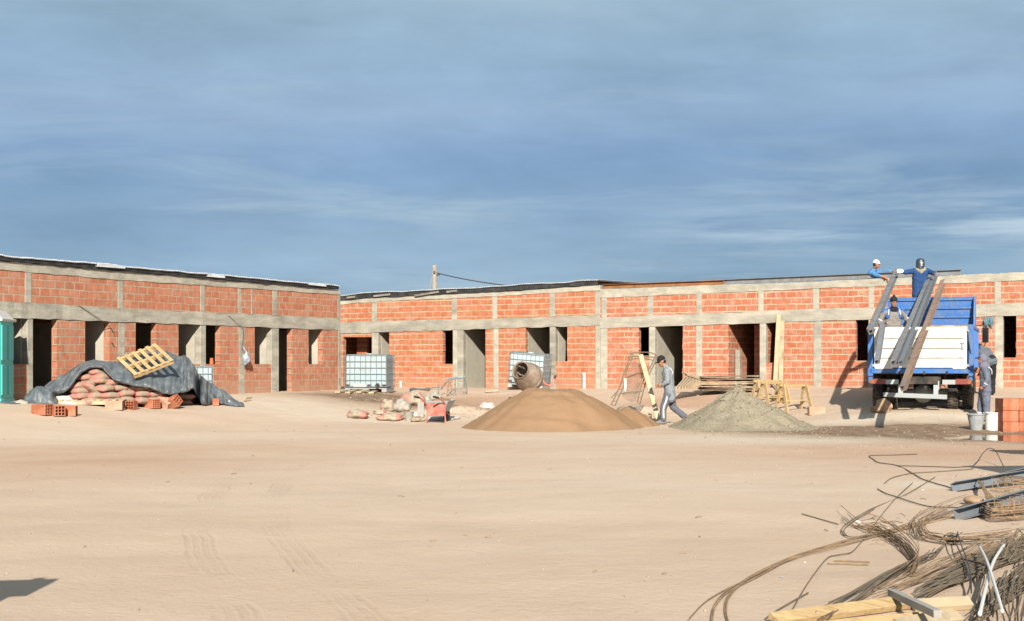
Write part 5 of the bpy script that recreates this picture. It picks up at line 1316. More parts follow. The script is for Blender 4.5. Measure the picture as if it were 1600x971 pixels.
m.add(pr+[p+V((-.02, .05, 0)) for p in pr], [tuple(range(6)), tuple(range(11, 5, -1))]+[(i, i+6, (i+1) % 6+6, (i+1) % 6) for i in range(6)]); m.build('back_print', M['white_cloth'], t, world=True)
m = MB()
for k in (-.012, .012):
    m.tube(catmull([J['hipL']+V((-.03+k, -.108, .0)), J['knL'].lerp(J['hipL'], .5)+V((-.01+k, -.102, 0)), J['knL']+V((k, -.086, 0)), J['anL']+V((k, -.078, .05))], 6), .008, 6)
m.build('side_stripe', M['reflect'], t, smooth=True, world=True)

# ---- man in hooded overall beside the truck, facing left
Yh = 33.1; 
def A_(px, py, dy=0.0): return P(px, py, Yh+dy)
gh = gz(A_(1537, 600).x, Yh); yf = HY+(H-gh)/Yh*F
J = dict(head=A_(1534.5, 562.5), neck=A_(1537.5, 572), shL=A_(1539, 578.5, -.17), shR=A_(1538, 578.5, .17), hip=A_(1540, 606), elL=A_(1543.5, 593.5, -.25), wrL=A_(1537.5, 603, -.24),
         elR=A_(1537, 596, .24), wrR=A_(1533, 608, .22), hipL=A_(1541, 610, -.09), hipR=A_(1537.5, 610, .09), knL=A_(1541.5, 633, -.10), knR=A_(1532.5, 633, .10), anL=A_(1542, yf-5.5, -.1), anR=A_(1531.5, yf-5.5, .1),
         toeL=A_(1532.5, yf-2.2, -.13), toeR=A_(1522.5, yf-2.2, .1), hdL=V((-.6, .2, -.6)), curlL=1.0, pnL=V((.2, 1, 0)))
t, Rm, ch, rgt = person('man in mauve hood and blue grey overall standing beside the truck', J, V((-1, -.12, -.12)), 'overall', 'overall', jk_long=.04)
m = MB(); hc = J['head']
m.ell(hc+Rm @ V((0, -.028, .022)), (.100, .108, .125), Rm, 20, 14); m.caps(J['neck']+V((.02, 0, -.01)), J['neck']+V((.0, 0, .05)), .10, .088)
m.caps(J['neck']+V((-.02, 0, -.02)), J['neck']+V((.05, 0, -.03)), .095, .09); remesh(m, .012, 'hood', M['hood'], t, .008)
m = MB(); m.lathe([(.001, 0), (.07, 0), (.075, .012), (.001, .012)], hc+Rm @ V((0, .10, .055)), Rm @ V((0, .15, 1)), 16); m.build('cap_brim', M['black_cloth'], t, world=True)
for s_ in 'LR':
    a = J['an'+s_].lerp(J['kn'+s_], .30); b_ = J['an'+s_].lerp(J['kn'+s_], .44); band(t, a, b_, .084)
band(t, J['elL'].lerp(J['wrL'], .55), J['elL'].lerp(J['wrL'], .75), .056)
m = MB(); m.tube(catmull([ch+V((.02, -.20, .07)), ch+V((.10, -.18, 0)), ch+V((.125, -.13, -.1))], 5), .012, 6); m.build('reflective_piping', M['reflect'], t, smooth=True, world=True)

# ---- man bent over behind him, seen from the back
Yb = 37.6
def B_(px, py, dy=0.0): return P(px, py, Yb+dy)
J = dict(head=B_(1529.5, 545, .35), neck=B_(1534, 544.5, .22), shL=B_(1531.5, 550.5, .16), shR=B_(1540, 548, .22), hip=B_(1547, 564, -.12), elL=B_(1528, 566, .3), wrL=B_(1524, 578, .45), elR=B_(1538, 566, .4), wrR=B_(1532, 580, .5),
         hipL=B_(1543, 569, -.09), hipR=B_(1550, 569, -.07), knL=B_(1544.5, 591, .1), knR=B_(1551, 591, .08), anL=B_(1545.5, 612, 0), anR=B_(1550.5, 612, 0), toeL=B_(1542, 615, .18), toeR=B_(1548, 615, .2))
gb_ = gz(J['anL'].x, Yb); dz_ = gb_+.06-J['anL'].z
for k in ('anL', 'anR', 'toeL', 'toeR'): J[k] = J[k]+V((0, 0, dz_))
for k in ('knL', 'knR'): J[k] = J[k]+V((0, 0, dz_*.5))
t, Rm, ch, rgt = person('man in charcoal jacket bending forward behind the hooded man', J, V((-.55, .6, -.5)), 'dark_cloth', 'black_cloth', jk_long=.02, shoes='black_cloth')
hair_cap(t, J['head'], Rm)
m = MB(); m.caps(J['hipL']+V((0, -.01, .05)), J['hipR']+V((0, -.01, .06)), .128, .128); remesh(m, .014, 'waistband_shirt', M['teal_cloth'], t, .006)

# ================================================================ truck
tz = .235
TB = V((9.86, 34.0, tz)); TH = R(-20)
truck = thing('dump_truck', 'blue and white tipper truck backed up to the right building, loaded with steel beams', 'truck', TB, TH)
Lf = lambda x, y, z: (x, y, z)
m = MB()     # bed
m.box((0, 2.1, 1.08), (2.3, 4.2, .06))
for sx_ in (-1, 1):
    m.box((sx_*1.17, 2.12, 1.60), (.05, 4.1, 1.0))
    for k in range(6): m.box((sx_*1.205, .25+k*.75, 1.58), (.03, .08, .95))
    m.box((sx_*1.18, 2.1, 2.09), (.1, 4.2, .07))
m.build('side_boards', M['truck_blue'], truck, bevel=.006)
m = MB()
for sx_ in (-1, 1):
    m.box((sx_*1.17, .0, 1.52), (.12, .14, 1.24)); m.box((sx_*1.17, .03, .86), (.1, .12, .24))
m.box((0, -.005, 1.025), (2.40, .13, .12)); m.build('rear_frame', M['truck_blue'], truck, bevel=.01)
m = MB()
m.hexa([V(q) for q in ((1.11, .02, .84), (1.23, .02, .78), (1.23, .3, .80), (1.11, .3, .84), (1.11, .02, 1.0), (1.235, .02, 1.0), (1.235, .3, 1.0), (1.11, .3, 1.0))]); m.build('corner_gusset', M['truck_blue'], truck)
tg = MB(); tg.box((0, -.02, 1.58), (2.14, .05, .95)); tgo = tg.build('tailgate', M['old_wood'], truck, bevel=.006)
for k in range(4):
    m = MB(); m.box((0, -.058, 1.215+.235*k), (2.0, .026, .217)); m.build('tailgate_board', M['truck_white'], tgo, bevel=.006)
m = MB()
for sx_ in (-1, 1): m.box((sx_*1.03, -.058, 1.58), (.09, .03, .95))
m.box((0, -.06, 2.055), (2.16, .035, .06)); m.box((-.85, -.06, 1.115), (.42, .04, .07)); m.box((.9, -.06, 1.115), (.3, .04, .07)); m.build('gate_frame', M['truck_white'], tgo, bevel=.006)
for x in (-1.09, 1.09):
    for z in (1.98, 1.16): m = MB(); m.cyl((x, -.08, z), (x, .06, z), .033); m.build('gate_hinge', M['bumper'], truck)
hb = MB(); hb.box((0, 4.18, 2.1), (2.2, .05, 1.76)); hbo = hb.build('headboard', M['truck_blue'], truck, bevel=.005)
m = MB()
for z in (2.22, 2.46, 2.70, 2.93): m.hexa([V(q) for q in ((-1.09, 4.11, z-.03), (1.09, 4.11, z-.03), (1.09, 4.16, z-.06), (-1.09, 4.16, z-.06), (-1.09, 4.11, z+.03), (1.09, 4.11, z+.03), (1.09, 4.16, z+.06), (-1.09, 4.16, z+.06))])
m.build('pressed_rib', M['truck_blue'], hbo)
for sx_ in (-1, 1):
    m = MB(); m.box((sx_*1.12, 4.16, 2.1), (.06, .12, 1.80)); m.hexa([V(q) for q in ((sx_*1.12-.02, 3.6, 2.1), (sx_*1.12+.02, 3.6, 2.1), (sx_*1.12+.02, 4.1, 2.1), (sx_*1.12-.02, 4.1, 2.1), (sx_*1.12-.02, 4.0, 2.98), (sx_*1.12+.02, 4.0, 2.98), (sx_*1.12+.02, 4.1, 2.98), (sx_*1.12-.02, 4.1, 2.98))])
    m.build('headboard_post', M['truck_blue'], truck)
m = MB(); m.box((.4, 2.2, 1.45), (1.4, 3.4, .12)); m.box((-.3, 2.6, 1.3), (1.5, 2.8, .35)); m.box((.05, 3.3, 2.08), (2.1, 1.3, .24)); m.box((.2, 3.3, 1.7), (1.2, .9, .5)); m.build('bed_load_shade_boards', M['old_wood'], truck)  # load boards, raised in front to imitate the bed's dark shaded interior
m = MB()     # chassis
for sx_ in (-1, 1): m.box((sx_*.42, 3.1, .80), (.09, 6.0, .22))
for y in (.1, 1.2, 2.6, 4.0): m.box((0, y, .80), (.84, .1, .18))
m.box((0, .5, .955), (2.0, .8, .05)); m.box((0, 1.6, .62), (.5, .6, .4)); m.box((-.9, 3.2, .68), (.5, 1.0, .5)); m.box((.9, 3.2, .68), (.5, 1.0, .5))
m.build('chassis', M['chassis'], truck)
m = MB(); m.cyl((-.95, 1.05, .49), (.95, 1.05, .49), .09); m.ell((0, 1.05, .47), (.24, .24, .24), None, 20, 12); m.build('rear_axle', M['bumper'], truck, smooth=True)
def wheel(x, y, w_=.25, rim=True):
    r_ = .49; m = MB()
    m.lathe([(.28, -w_/2), (r_-.07, -w_/2), (r_-.015, -w_/2+.03), (r_, -w_/2+.07), (r_, w_/2-.07), (r_-.015, w_/2-.03), (r_-.07, w_/2), (.28, w_/2)], (x, y, r_), (1, 0, 0), 40, cap=False)
    for k in range(40):
        a = 2*math.pi*k/40
        for sg in (-1, 1): m.box((x+sg*w_*.27, y+(r_+.004)*math.cos(a+sg*.04), r_+(r_+.004)*math.sin(a+sg*.04)), (w_*.42, .035, .02), Matrix.Rotation(a-math.pi/2, 3, 'X'))
    o = m.build('wheel', M['tyre'], truck)
    m = MB(); m.lathe([(.001, -.06), (.12, -.06), (.14, -.02), (.25, -.04), (.29, -.1), (.29, .1), (.25, .04), (.14, .02), (.12, .06), (.001, .06)], (x, y, r_), (1, 0, 0), 26, cap=False); m.build('rim', M['rim'], o)
    return o
for x in (-1.06, -.72, .72, 1.06): wheel(x, 1.05)
for x in (-.98, .98): wheel(x, 5.0)
for sx_ in (-1, 1):      # lamps, mud flaps
    m = MB(); m.box((sx_*1.0, .0, .77), (.38, .06, .13)); lo = m.build('tail_light', M['lens'], truck, bevel=.01)
    m = MB(); m.box((sx_*1.13, -.034, .77), (.09, .02, .10)); m.build('indicator', M['lens_o'], lo)
    m = MB(); m.box((sx_*.66, .0, .76), (.3, .05, .11)); m.build('lamp_bracket', M['bumper'], truck)
    m = MB(); m.box((sx_*.9, 1.75, .75), (.62, .02, .5)); m.build('mud_flap', M['dark'], truck)
m = MB(); m.bar((-.87, -.02, .45), (.62, -.02, .40), .06, .11); m.build('rear_bumper', M['bumper'], truck, bevel=.01)
m = MB()
for x in (-.46, .36):
    m.box((x, .03, .56), (.11, .05, .26)); m.box((x+.06, .05, .68), (.03, .03, .22))
m.build('bumper_hanger', M['bumper'], truck)
m = MB(); m.box((.12, .02, .62), (.07, .08, .09)); m.build('tow_hook', M['chassis'], truck)
m = MB()     # cab
prof = [(4.55, .75), (6.35, .75), (6.42, 1.3), (6.25, 2.1), (6.1, 2.36), (4.62, 2.40), (4.55, 2.3)]
n_ = len(prof); vs_ = [V((x, y, z)) for x in (-1.08, 1.08) for y, z in prof]
m.add(vs_, [tuple(range(n_)), tuple(reversed(range(n_, 2*n_)))]+[(i, i+n_, (i+1) % n_+n_, (i+1) % n_) for i in range(n_)]); cab = m.build('cab', M['truck_white'], truck, bevel=.04)
m = MB()
for sx_ in (-1, 1): m.box((sx_*1.085, 5.5, 1.85), (.012, .9, .6))
m.box((0, 4.545, 1.95), (1.3, .012, .5)); m.build('window', M['glass'], cab)
m = MB(); m.box((1.086, 5.55, 1.25), (.014, 1.0, .55)); m.build('cab_door', M['truck_white'], cab, bevel=.01)
m = MB(); m.tube(catmull([V(q) for q in ((1.05, 5.9, 2.25), (1.2, 5.95, 2.26), (1.33, 5.9, 2.24), (1.34, 5.9, 1.75), (1.2, 5.95, 1.66), (1.05, 5.95, 1.6))], 5), .014, 6); mir = m.build('mirror_arm', M['chassis'], truck)
m = MB(); m.box((1.345, 5.88, 2.0), (.17, .06, .42)); m.build('mirror', M['chassis'], mir, bevel=.02)
m = MB(); m.box((1.345, 5.845, 2.0), (.13, .01, .37)); m.build('mirror_glass', M['glass'], mir)
m = MB(); m.box((1.12, 4.95, 1.12), (.06, 1.15, .10)); m.build('wheel_arch', M['chassis'], truck)
m = MB(); m.tube([V((.88, 4.5, .8)), V((.88, 4.45, 2.1)), V((.88, 4.42, 2.3))], .05, 10); m.build('exhaust_stack', M['chassis'], truck)
for x in (-.98, .98):
    m = MB(); m.box((x, -.085, 1.62), (.05, .03, .16)); m.box((x, -.10, 1.70), (.09, .02, .03)); m.build('gate_latch', M['bumper'], truck)
for x in (-.5, .1, .62): 
    m = MB(); m.box((x, -.078, .985), (.05, .02, .07)); m.build('sill_bracket', M['chassis'], truck)
m = MB(); m.tube(catmull([V((1.09, -.1, 1.98)), V((1.12, -.12, 1.7)), V((1.16, -.09, 1.45))], 5), .012, 6); m.build('gate_chain', M['chassis'], truck)
# rocks chocking the left rear wheel
for px, py, s, lb_ in ((1382, 645.5, .19, 'large brown rock chocking the left rear wheel of the truck'), (1369, 644.5, .10, 'small brown rock at the outer side of the left rear wheel')):
    q = G(px, py); m = MB(); m.ell((0, 0, 0), (1, 1, 1), None, 14, 10, lambda v: V((v.x*s*1.15, v.y*s, v.z*s*1.0))*(1+.35*noise.noise(v*1.7+V((px, 0, 0)))))
    solo('rock', m, M['rock'], lb_, 'rock', (q.x, q.y+.1, max(q.z, tz-.05)+s*.65))

# ---- steel channels sliding down over the tailgate
def chan(a, b, w_, h_, mat, lab, off=(0, 0, 0), up=(-.4, -.2, .9)):
    m = MB(); m.channel(V(a)+V(off), V(b)+V(off), w_, h_, .01, up=up); return solow('steel_channel', m, M[mat], lab, 'steel beam', 'steel beams lying over the tailgate')
chan(P(1361, 519, 33.9), P(1402, 423, 39.4), .12, .11, 'steel', 'grey steel channel whose upper end the welder holds, leftmost over the tailgate', up=(-.3, -.2, .9))
chan(P(1370.5, 566, 31.2), P(1380, 505, 34.5), .11, .10, 'steel', 'short looking grey steel channel in the right hand of the man in the truck bed', up=(-.3, -.2, .9))
chan(P(1357, 517, 34.2), P(1396, 431, 39.2), .07, .12, 'rust', 'brownish steel channel directly left of the one the welder holds', up=(-.3, -.2, .9))
chan(P(1396.5, 568, 31.0), P(1456, 428, 39.6), .13, .13, 'steel', 'grey steel channel in the middle of the tailgate, left one of a close pair')
chan(P(1408.5, 568, 31.0), P(1462, 428, 39.6), .12, .13, 'steelb', 'grey steel channel in the middle of the tailgate, right one of a close pair')
chan(P(1411, 607, 29.6), P(1474, 440, 38.2), .12, .12, 'rust', 'rust brown steel channel reaching lowest below the tailgate')

# ---- man in the bed, grey overall with blue shoulders
Ym = 35.0
def C_(px, py, dy=0.0): return P(px, py, Ym+dy)
J = dict(head=C_(1396.5, 473, -.06), neck=C_(1396, 484, .0), shL=C_(1409.5, 488.5), shR=C_(1381.5, 489), hip=C_(1395, 524, .03), elL=C_(1417.5, 501, .02), wrL=C_(1420.5, 505, -.26), elR=C_(1373.5, 504, .02), wrR=C_(1377, 511, -.28),
         hipL=C_(1400.5, 530), hipR=C_(1389.5, 530), knL=C_(1401, 555), knR=C_(1389, 555), anL=C_(1401, 573.0), anR=C_(1389, 573.0), toeL=C_(1402, 575, -.18), toeR=C_(1388, 575, -.18),
         hdL=V((.2, -.8, -.4)), hdR=V((.1, -.7, -.5)), pnL=V((-.2, 0, -1)), pnR=V((.2, 0, -1)), curlL=.9, curlR=.9)
t, Rm, ch, rgt = person('man in black knit cap and grey overall with blue shoulders standing in the truck bed', J, V((.05, -1, -.12)), 'dust_cloth', 'dust_cloth')
hc = J['head']; m = MB(); m.ell(hc+Rm @ V((0, -.008, .06)), (.092, .108, .10), Rm, 20, 12, lambda q: V((q.x, q.y, max(q.z, -.03)))); m.ell(hc+Rm @ V((0, 0, .165)), (.032, .032, .03), Rm, 12, 8); m.build('knit_cap', M['black_cloth'], t, smooth=True, world=True)
m = MB(); m.caps(J['neck']+V((-.04, -.05, .0)), J['neck']+V((.04, -.05, .0)), .072, .072); m.ell(hc+Rm @ V((0, .005, -.118)), (.078, .085, .036), Rm, 16, 10); remesh(m, .012, 'neck_scarf', M['black_cloth'], t, .006)
for sg, sh in ((1, J['shL']), (-1, J['shR'])):
    m = MB(); m.caps(sh.lerp(ch, .55)+V((0, 0, .045)), sh+V((0, 0, .012)), .082, .083); m.caps(sh.lerp(ch, .5)+V((0, -.02, .03)), sh.lerp(ch, .35)+V((0, -.055, -.1)), .083, .075); remesh(m, .012, 'blue_yoke', M['blue_cloth'], t, .004)
    m = MB(); m.tube(catmull([sh.lerp(ch, .42)+V((0, .03, .122)), sh.lerp(ch, .40)+V((0, -.085, .06)), sh.lerp(ch, .33)+V((0, -.13, -.06))], 6), .014, 6); m.build('reflective_piping', M['reflect'], t, smooth=True, world=True)
for s_ in 'LR': band(t, J['sh'+s_].lerp(J['el'+s_], .72), J['sh'+s_].lerp(J['el'+s_], .84), .068)

# ---- welder standing high on the cab, arms spread
Yk = 38.7
def K_(px, py, dy=0.0): return P(px, py, Yk+dy)
J = dict(head=K_(1438, 412.5, -.04), neck=K_(1438, 421, .0), shL=K_(1450.5, 424.5), shR=K_(1425.5, 424.5), hip=K_(1436.5, 456, .02), elL=K_(1457, 426.5, -.2), wrL=K_(1459.5, 428, -.32), elR=K_(1414.5, 426, -.05), wrR=K_(1407.5, 424.2, -.1),
         hipL=K_(1441, 461), hipR=K_(1432, 461), knL=K_(1441.5, 485), knR=K_(1431.5, 485), anL=K_(1442, 500.5), anR=K_(1431, 500.5), toeL=K_(1443, 503, -.18), toeR=K_(1430, 503, -.18), hdR=V((-.8, -.2, .1)), pnR=V((0, -.3, -1)), hdL=V((.2, -.8, -.3)), curlR=1.0)
zc_ = tz+2.41; d0 = zc_+.055-J['anL'].z
for k in ('anL', 'anR', 'toeL', 'toeR'): J[k] = J[k]+V((0, 0, d0))
for k in ('knL', 'knR'): J[k] = J[k]+V((0, 0, d0*.5))
t, Rm, ch, rgt = person('welder in dark blue shirt and dark mask standing above the truck bed, arms spread', J, V((0, -1, -.05)), 'navy', 'navy')
hc = J['head']; m = MB()
m.lathe([(.115, -.135), (.118, -.05), (.116, .05), (.108, .105), (.075, .142), (.001, .155)], hc, Rm @ V((0, 0, 1)), 28, cap=False)
m.ell(hc+Rm @ V((0, .07, -.11)), (.085, .05, .05), Rm, 14, 8)
mk_ = m.build('welding_mask', M['mask'], t, smooth=True, world=True)
m = MB()      # pale painted cross shaped ornament on the front
def MK(x, z): return hc+Rm @ V((x, math.sqrt(max(0, .121**2-x*x)), z))
for l in ([(0, .085), (0, -.06)], [(-.042, .035), (-.02, .03), (0, .035), (.02, .03), (.042, .035)], [(-.026, .005), (0, .01), (.026, .005)], [(-.03, -.045), (0, -.03), (.03, -.045)]): m.tube([MK(*q) for q in l], .0075, 6)
m.build('mask_ornament', M['reflect'], mk_, world=True)
m = MB(); m.caps(J['neck']+V((-.06, -.04, -.01)), J['neck']+V((.06, -.04, -.01)), .085, .085); m.caps(J['neck']+V((0, -.07, 0)), J['neck']+V((0, -.09, -.08)), .07, .05); remesh(m, .012, 'scarf', M['scarf'], t, .012)
m = MB(); wr = J['wrR']; 
for a in range(4): m.caps(wr+V((.02, -.02, -.03+.02*a)), wr+V((-.10, -.05, -.035+.024*a)), .03, .024, 8)
m.caps(wr+V((.04, 0, 0)), wr+V((-.04, -.02, 0)), .045, .05); m.caps(wr+V((-.02, -.03, -.04)), wr+V((-.07, -.09, -.05)), .024, .02, 8); remesh(m, .01, 'work_glove', M['white_cloth'], t)

# ---- man kneeling on the roof behind the parapet
A0 = wxy('R', 1366); Yr = A0.y+.42
def D_(px, py, dy=0.0): return P(px, py, Yr+dy)
J = dict(head=D_(1369.5, 413.5, -.1), neck=D_(1365.5, 422, .0), shL=D_(1362.5, 425.5, .18), shR=D_(1361.5, 427, -.16), hip=D_(1358, 447, .15), elL=D_(1377, 426.5, .02), wrL=D_(1392, 424, -.2), elR=D_(1371.5, 431, -.42), wrR=D_(1381.5, 433.5, -.62),
         hipL=D_(1359, 451, .22), hipR=D_(1357, 451, .05), knL=D_(1367, 462, .1), knR=D_(1365, 462, -.02), anL=D_(1350, 465, .3), anR=D_(1348, 465, .1), toeL=D_(1345, 464, .35), toeR=D_(1343, 464, .15),
         hdL=V((1, -.3, -.1)), hdR=V((.7, -.3, -.4)), curlL=.9, curlR=.8, pnL=V((0, -.2, -1)), pnR=V((0, -.3, -1)))
t, Rm, ch, rgt = person('man in white cap and light blue tee reaching over the parapet on the roof', J, V((.95, -.3, -.1)), 'sky_cloth', 'navy')
cap_hat(t, J['head'], Rm, 'white_cloth')
m = MB(); m.ell(J['head']+Rm @ V((0, -.05, -.005)), (.079, .06, .06), Rm, 16, 10); m.build('hair', M['hair'], t, smooth=True, world=True)
m = MB(); wr = J['wrR']; add_hand(m, wr+V((-.02, 0, .005)), V((.7, -.3, -.4)), V((0, -.3, -1)), -1, .8, 1.35); m.caps(wr-V((.06, -.03, -.03)), wr, .04, .042); remesh(m, .009, 'orange_glove', M['orange'], t)
# ================================================================ steel and timber at the lower right
rs = random.Random(77)
ZS = .3375
def z2(X_, Y_): return (1060+X_*ZS, 680+Y_*ZS)
def gl(pts, lift=.012, wob=0.0):
    out = []
    for q in pts:
        h = q[2] if len(q) > 2 else 0
        x, y = z2(q[0]+rs.uniform(-wob, wob), q[1]+rs.uniform(-wob, wob)*.7); out.append(G(x, y, lift+h))
    return out
def strand(m, pts, r=.006, lift=.012, wob=0.0, n=6, seg=7):
    m.tube(catmull(gl(pts, lift, wob), seg), r, n)
def offs(pts, k, amt, jit=3):
    """shift a strand across its run"""
    return [(q[0]+k*amt[0]+rs.uniform(-jit, jit), q[1]+k*amt[1]+rs.uniform(-jit, jit))+tuple(q[2:]) for q in pts]
def bundle(name, label, mat, runs, cat='rebar', group=None, ties=()):
    m = MB()
    for pts, r, lift in runs: strand(m, pts, r, lift)
    o = solow(name, m, M[mat], label, cat, group)
    return o
# A: long loop running from the tangle to the lower left
A1 = [(235, 900), (215, 820), (235, 745), (330, 660), (520, 572), (700, 522), (860, 482), (1010, 440), (1190, 385), (1340, 330)]
A2 = [(45, 865), (120, 785), (215, 725), (330, 672), (500, 580), (680, 520), (850, 478), (1000, 436), (1180, 370)]
A3 = [(150, 880), (165, 800), (225, 730), (340, 668), (520, 578), (730, 508), (870, 470), (1080, 425), (1260, 380)]
bundle('rebar_bundle', 'thin bundle of rusty bars sweeping in a long arc to the lower edge', 'rebarrust', [(offs(A1, i, (4, 5)), .0036, .01+.004*i) for i in range(3)]+[(A2, .0036, .012), (offs(A3, 1, (6, 5)), .004, .014), (A3, .004, .016)], group='rebar bundles')
# B: hairpin
B1 = [(1190, 198), (1050, 282), (900, 345), (800, 402), (757, 440), (765, 468), (800, 478), (880, 470), (1010, 438), (1200, 382), (1350, 318)]
bundle('rebar_hairpin', 'pair of bars bent into a narrow hairpin beside the wire tangle', 'rebar', [(B1, .0045, .014), (offs(B1[2:], 1, (10, 4)), .0045, .02)], group='rebar bundles')
m = MB(); strand(m, [(500, 870), (570, 742), (630, 650), (690, 577), (740, 562), (800, 550), (840, 510), (880, 465), (930, 390), (1012, 292), (1085, 225)], .0045, .012); solow('rebar', m, M['rebar'], 'single kinked bar crossing the hairpin and running down to the yellow planks', 'rebar')
m = MB(); strand(m, [(922, 254), (960, 275), (1010, 291), (1070, 312), (1160, 336), (1250, 340), (1335, 343)], .006, .012); solow('rebar', m, M['wire'], 'short dark twisted bar on the sand left of the lower steel channel', 'rebar')
m = MB(); strand(m, [(1105, 92), (1000, 96), (905, 98), (884, 102), (905, 118), (930, 132), (1015, 146), (1095, 188), (1130, 208), (1195, 230), (1240, 242), (1285, 258)], .0065, .012); solow('rebar', m, M['wire'], 'dark bent wire zigzagging from the wet ground to the upper steel channel', 'wire')
m = MB(); strand(m, [(1012, 146), (1100, 148), (1220, 152), (1300, 160, .02), (1370, 160, .05), (1410, 140, .16), (1440, 128, .2), (1470, 132, .16), (1505, 156, .02)], .006, .012); solow('rebar', m, M['wire'], 'wire lying straight and arching up over the shaded patch', 'wire')
m = MB(); strand(m, [(952, 228), (990, 202), (1060, 184), (1110, 178), (1210, 172), (1300, 166), (1365, 160)], .007, .010); solow('rebar', m, M['rebar'], 'thin wire lying below the arched one', 'wire')
for i, (pts, lb_) in enumerate((([(572, 370), (650, 392), (740, 418)], 'short straight bar left of the wire tangle'), ([(690, 600), (790, 602), (880, 606)], 'short bar on the sand above the yellow planks, lower of two'), ([(720, 588), (800, 590), (885, 594)], 'short bar on the sand above the yellow planks, upper of two'), ([(400, 860), (470, 812), (600, 738)], 'thin bar on the sand left of the yellow planks'))):
    m = MB(); strand(m, pts, .0055, .01); solow('rebar', m, M['rebarrust' if i in (1, 2) else 'rebar'], lb_, 'rebar')
# H: tangle
runs = []
for k in range(26):
    u_ = rs.random(); a = [(725+rs.uniform(-10, 60), 380+rs.uniform(-20, 40)), (800+u_*60, 425+u_*25), (900+u_*40, 450+rs.uniform(-20, 20)), (985+u_*40, 500+rs.uniform(-25, 15)), (1060+u_*35, 560+rs.uniform(-20, 20)), (1085+u_*30, 612), (1070+rs.uniform(-20, 30), 660)]
    runs.append((a[rs.randint(0, 2):], .003, .01+.13*rs.random()*u_))
for k in range(22):
    x = rs.uniform(860, 1080); y = rs.uniform(420, 520); a = rs.uniform(-.9, .5); l_ = rs.uniform(30, 110)
    runs.append(([(x, y), (x+l_*.5*math.cos(a), y-l_*.3*math.sin(a)-6), (x+l_*math.cos(a), y-l_*.6*math.sin(a))], .0032, .02+.12*rs.random()))
bundle('wire_tangle', 'bristling tangle of bent rusty tie wire in the middle of the scrap steel', 'rebarrust', runs, group='rebar bundles')
runs = []
H1 = [(1112, 600), (1085, 625), (1020, 640), (960, 665), (880, 706), (780, 768), (690, 815), (620, 850)]
for k in range(17):
    u_ = k/16; s_ = rs.uniform(-1, 1)
    runs.append((offs([(lerp(q[0], q[0]+130-10*i, u_), lerp(q[1], q[1]-78+i*16, u_)) for i, q in enumerate(H1)], 0, (0, 0), 5)[:rs.randint(6, 8)], .0032, .01+.05*rs.random()))
bundle('rebar_bundle', 'wide sheaf of dull bars lying under the wire tangle above the yellow planks', 'rebar', runs, group='rebar bundles')
# I: coil of stirrup bar
runs = []
for k in range(15):
    o_ = rs.uniform(-46, 46); a = [(1345+o_*.5, 300+o_*.4), (1230+o_, 345+o_*.3), (1140+o_, 392+o_*.2), (1103+o_, 440+o_*.2), (1125+o_*.9, 485+o_*.1), (1190+o_*.6, 502+o_*.15), (1262, 508+o_*.2), (1400, 500+o_*.35), (1540, 478+o_*.6), (1660, 455+o_*.9)]
    runs.append((offs(a, 0, (0, 0), 4)[rs.randint(0, 3):rs.randint(8, 10)], .0031, .01+.09*rs.random()))
bundle('rebar_coil', 'open coil of thin bar curving round bare sand below the lower steel channel', 'rebarrust', runs, group='rebar bundles')
runs = [([(1262, 508, .05), (1290, 570, .06), (1318, 622, .04), (1340, 690, .05), (1350, 735, .03), (1338, 775, .02)], .005, .03), ([(1292, 500, .06), (1308, 560, .06), (1335, 628, .05), (1352, 700, .05), (1356, 770, .02)], .005, .03), ([(1310, 620, .04), (1400, 650, .05), (1440, 672, .05)], .007, .03)]
bundle('tie_wire', 'knotted dark wires hanging from the coil down towards the planks', 'wire', runs)
m = MB()
for k in range(16):
    a0 = G(*z2(1250+rs.uniform(0, 60), 505+rs.uniform(-10, 10)), .04); ph = rs.uniform(0, 6); rr_ = rs.uniform(.03, .06)
    m.tube([a0+V((rr_*math.cos(a), rr_*.4*math.sin(a), rr_*math.sin(a+ph)*.7)) for a in [i*.7 for i in range(8)]], .0038, 5)
solow('wire_knot', m, M['wire'], 'knot of tie wire gathering the coil of thin bars', 'wire')
# K: thick sheaf of bars running from the planks to the right edge
def sheaf(label, mat, p0, p1, n_, width, lift, bend, r=.0045, seed=1):
    rr_ = random.Random(seed); m = MB()
    for k in range(n_):
        s_ = rr_.uniform(-1, 1); pts = []
        a = rr_.uniform(-.02, .25); b_ = rr_.uniform(.8, 1.05)
        for i in range(7):
            u_ = lerp(a, b_, i/6); wd = width*(.55+.45*u_)
            X_ = lerp(p0[0], p1[0], u_)+s_*wd*.25; Y_ = lerp(p0[1], p1[1], u_)+s_*wd+bend*math.sin(math.pi*u_)
            x, y = z2(X_, Y_); pts.append(G(x, y, lift*(rr_.random()*.6+.2)+.008))
        m.tube(catmull(pts, 3), r, 5)
    return solow('rebar_bundle', m, M[mat], label, 'rebar', 'rebar bundles')
sheaf('thick olive grey sheaf of straight bars rising from the planks to the right edge', 'rebar', (1080, 770), (1660, 520), 40, 50, .06, -12, r=.0036, seed=3)
sheaf('loose sheaf of dark bars at the far lower right corner', 'rebar', (1340, 900), (1720, 600), 24, 64, .06, -10, r=.0038, seed=5)
sheaf('thin spread of rusty bars between the wire tangle and the thick sheaf', 'rebarrust', (900, 760), (1560, 470), 12, 46, .04, 10, r=.0033, seed=8)
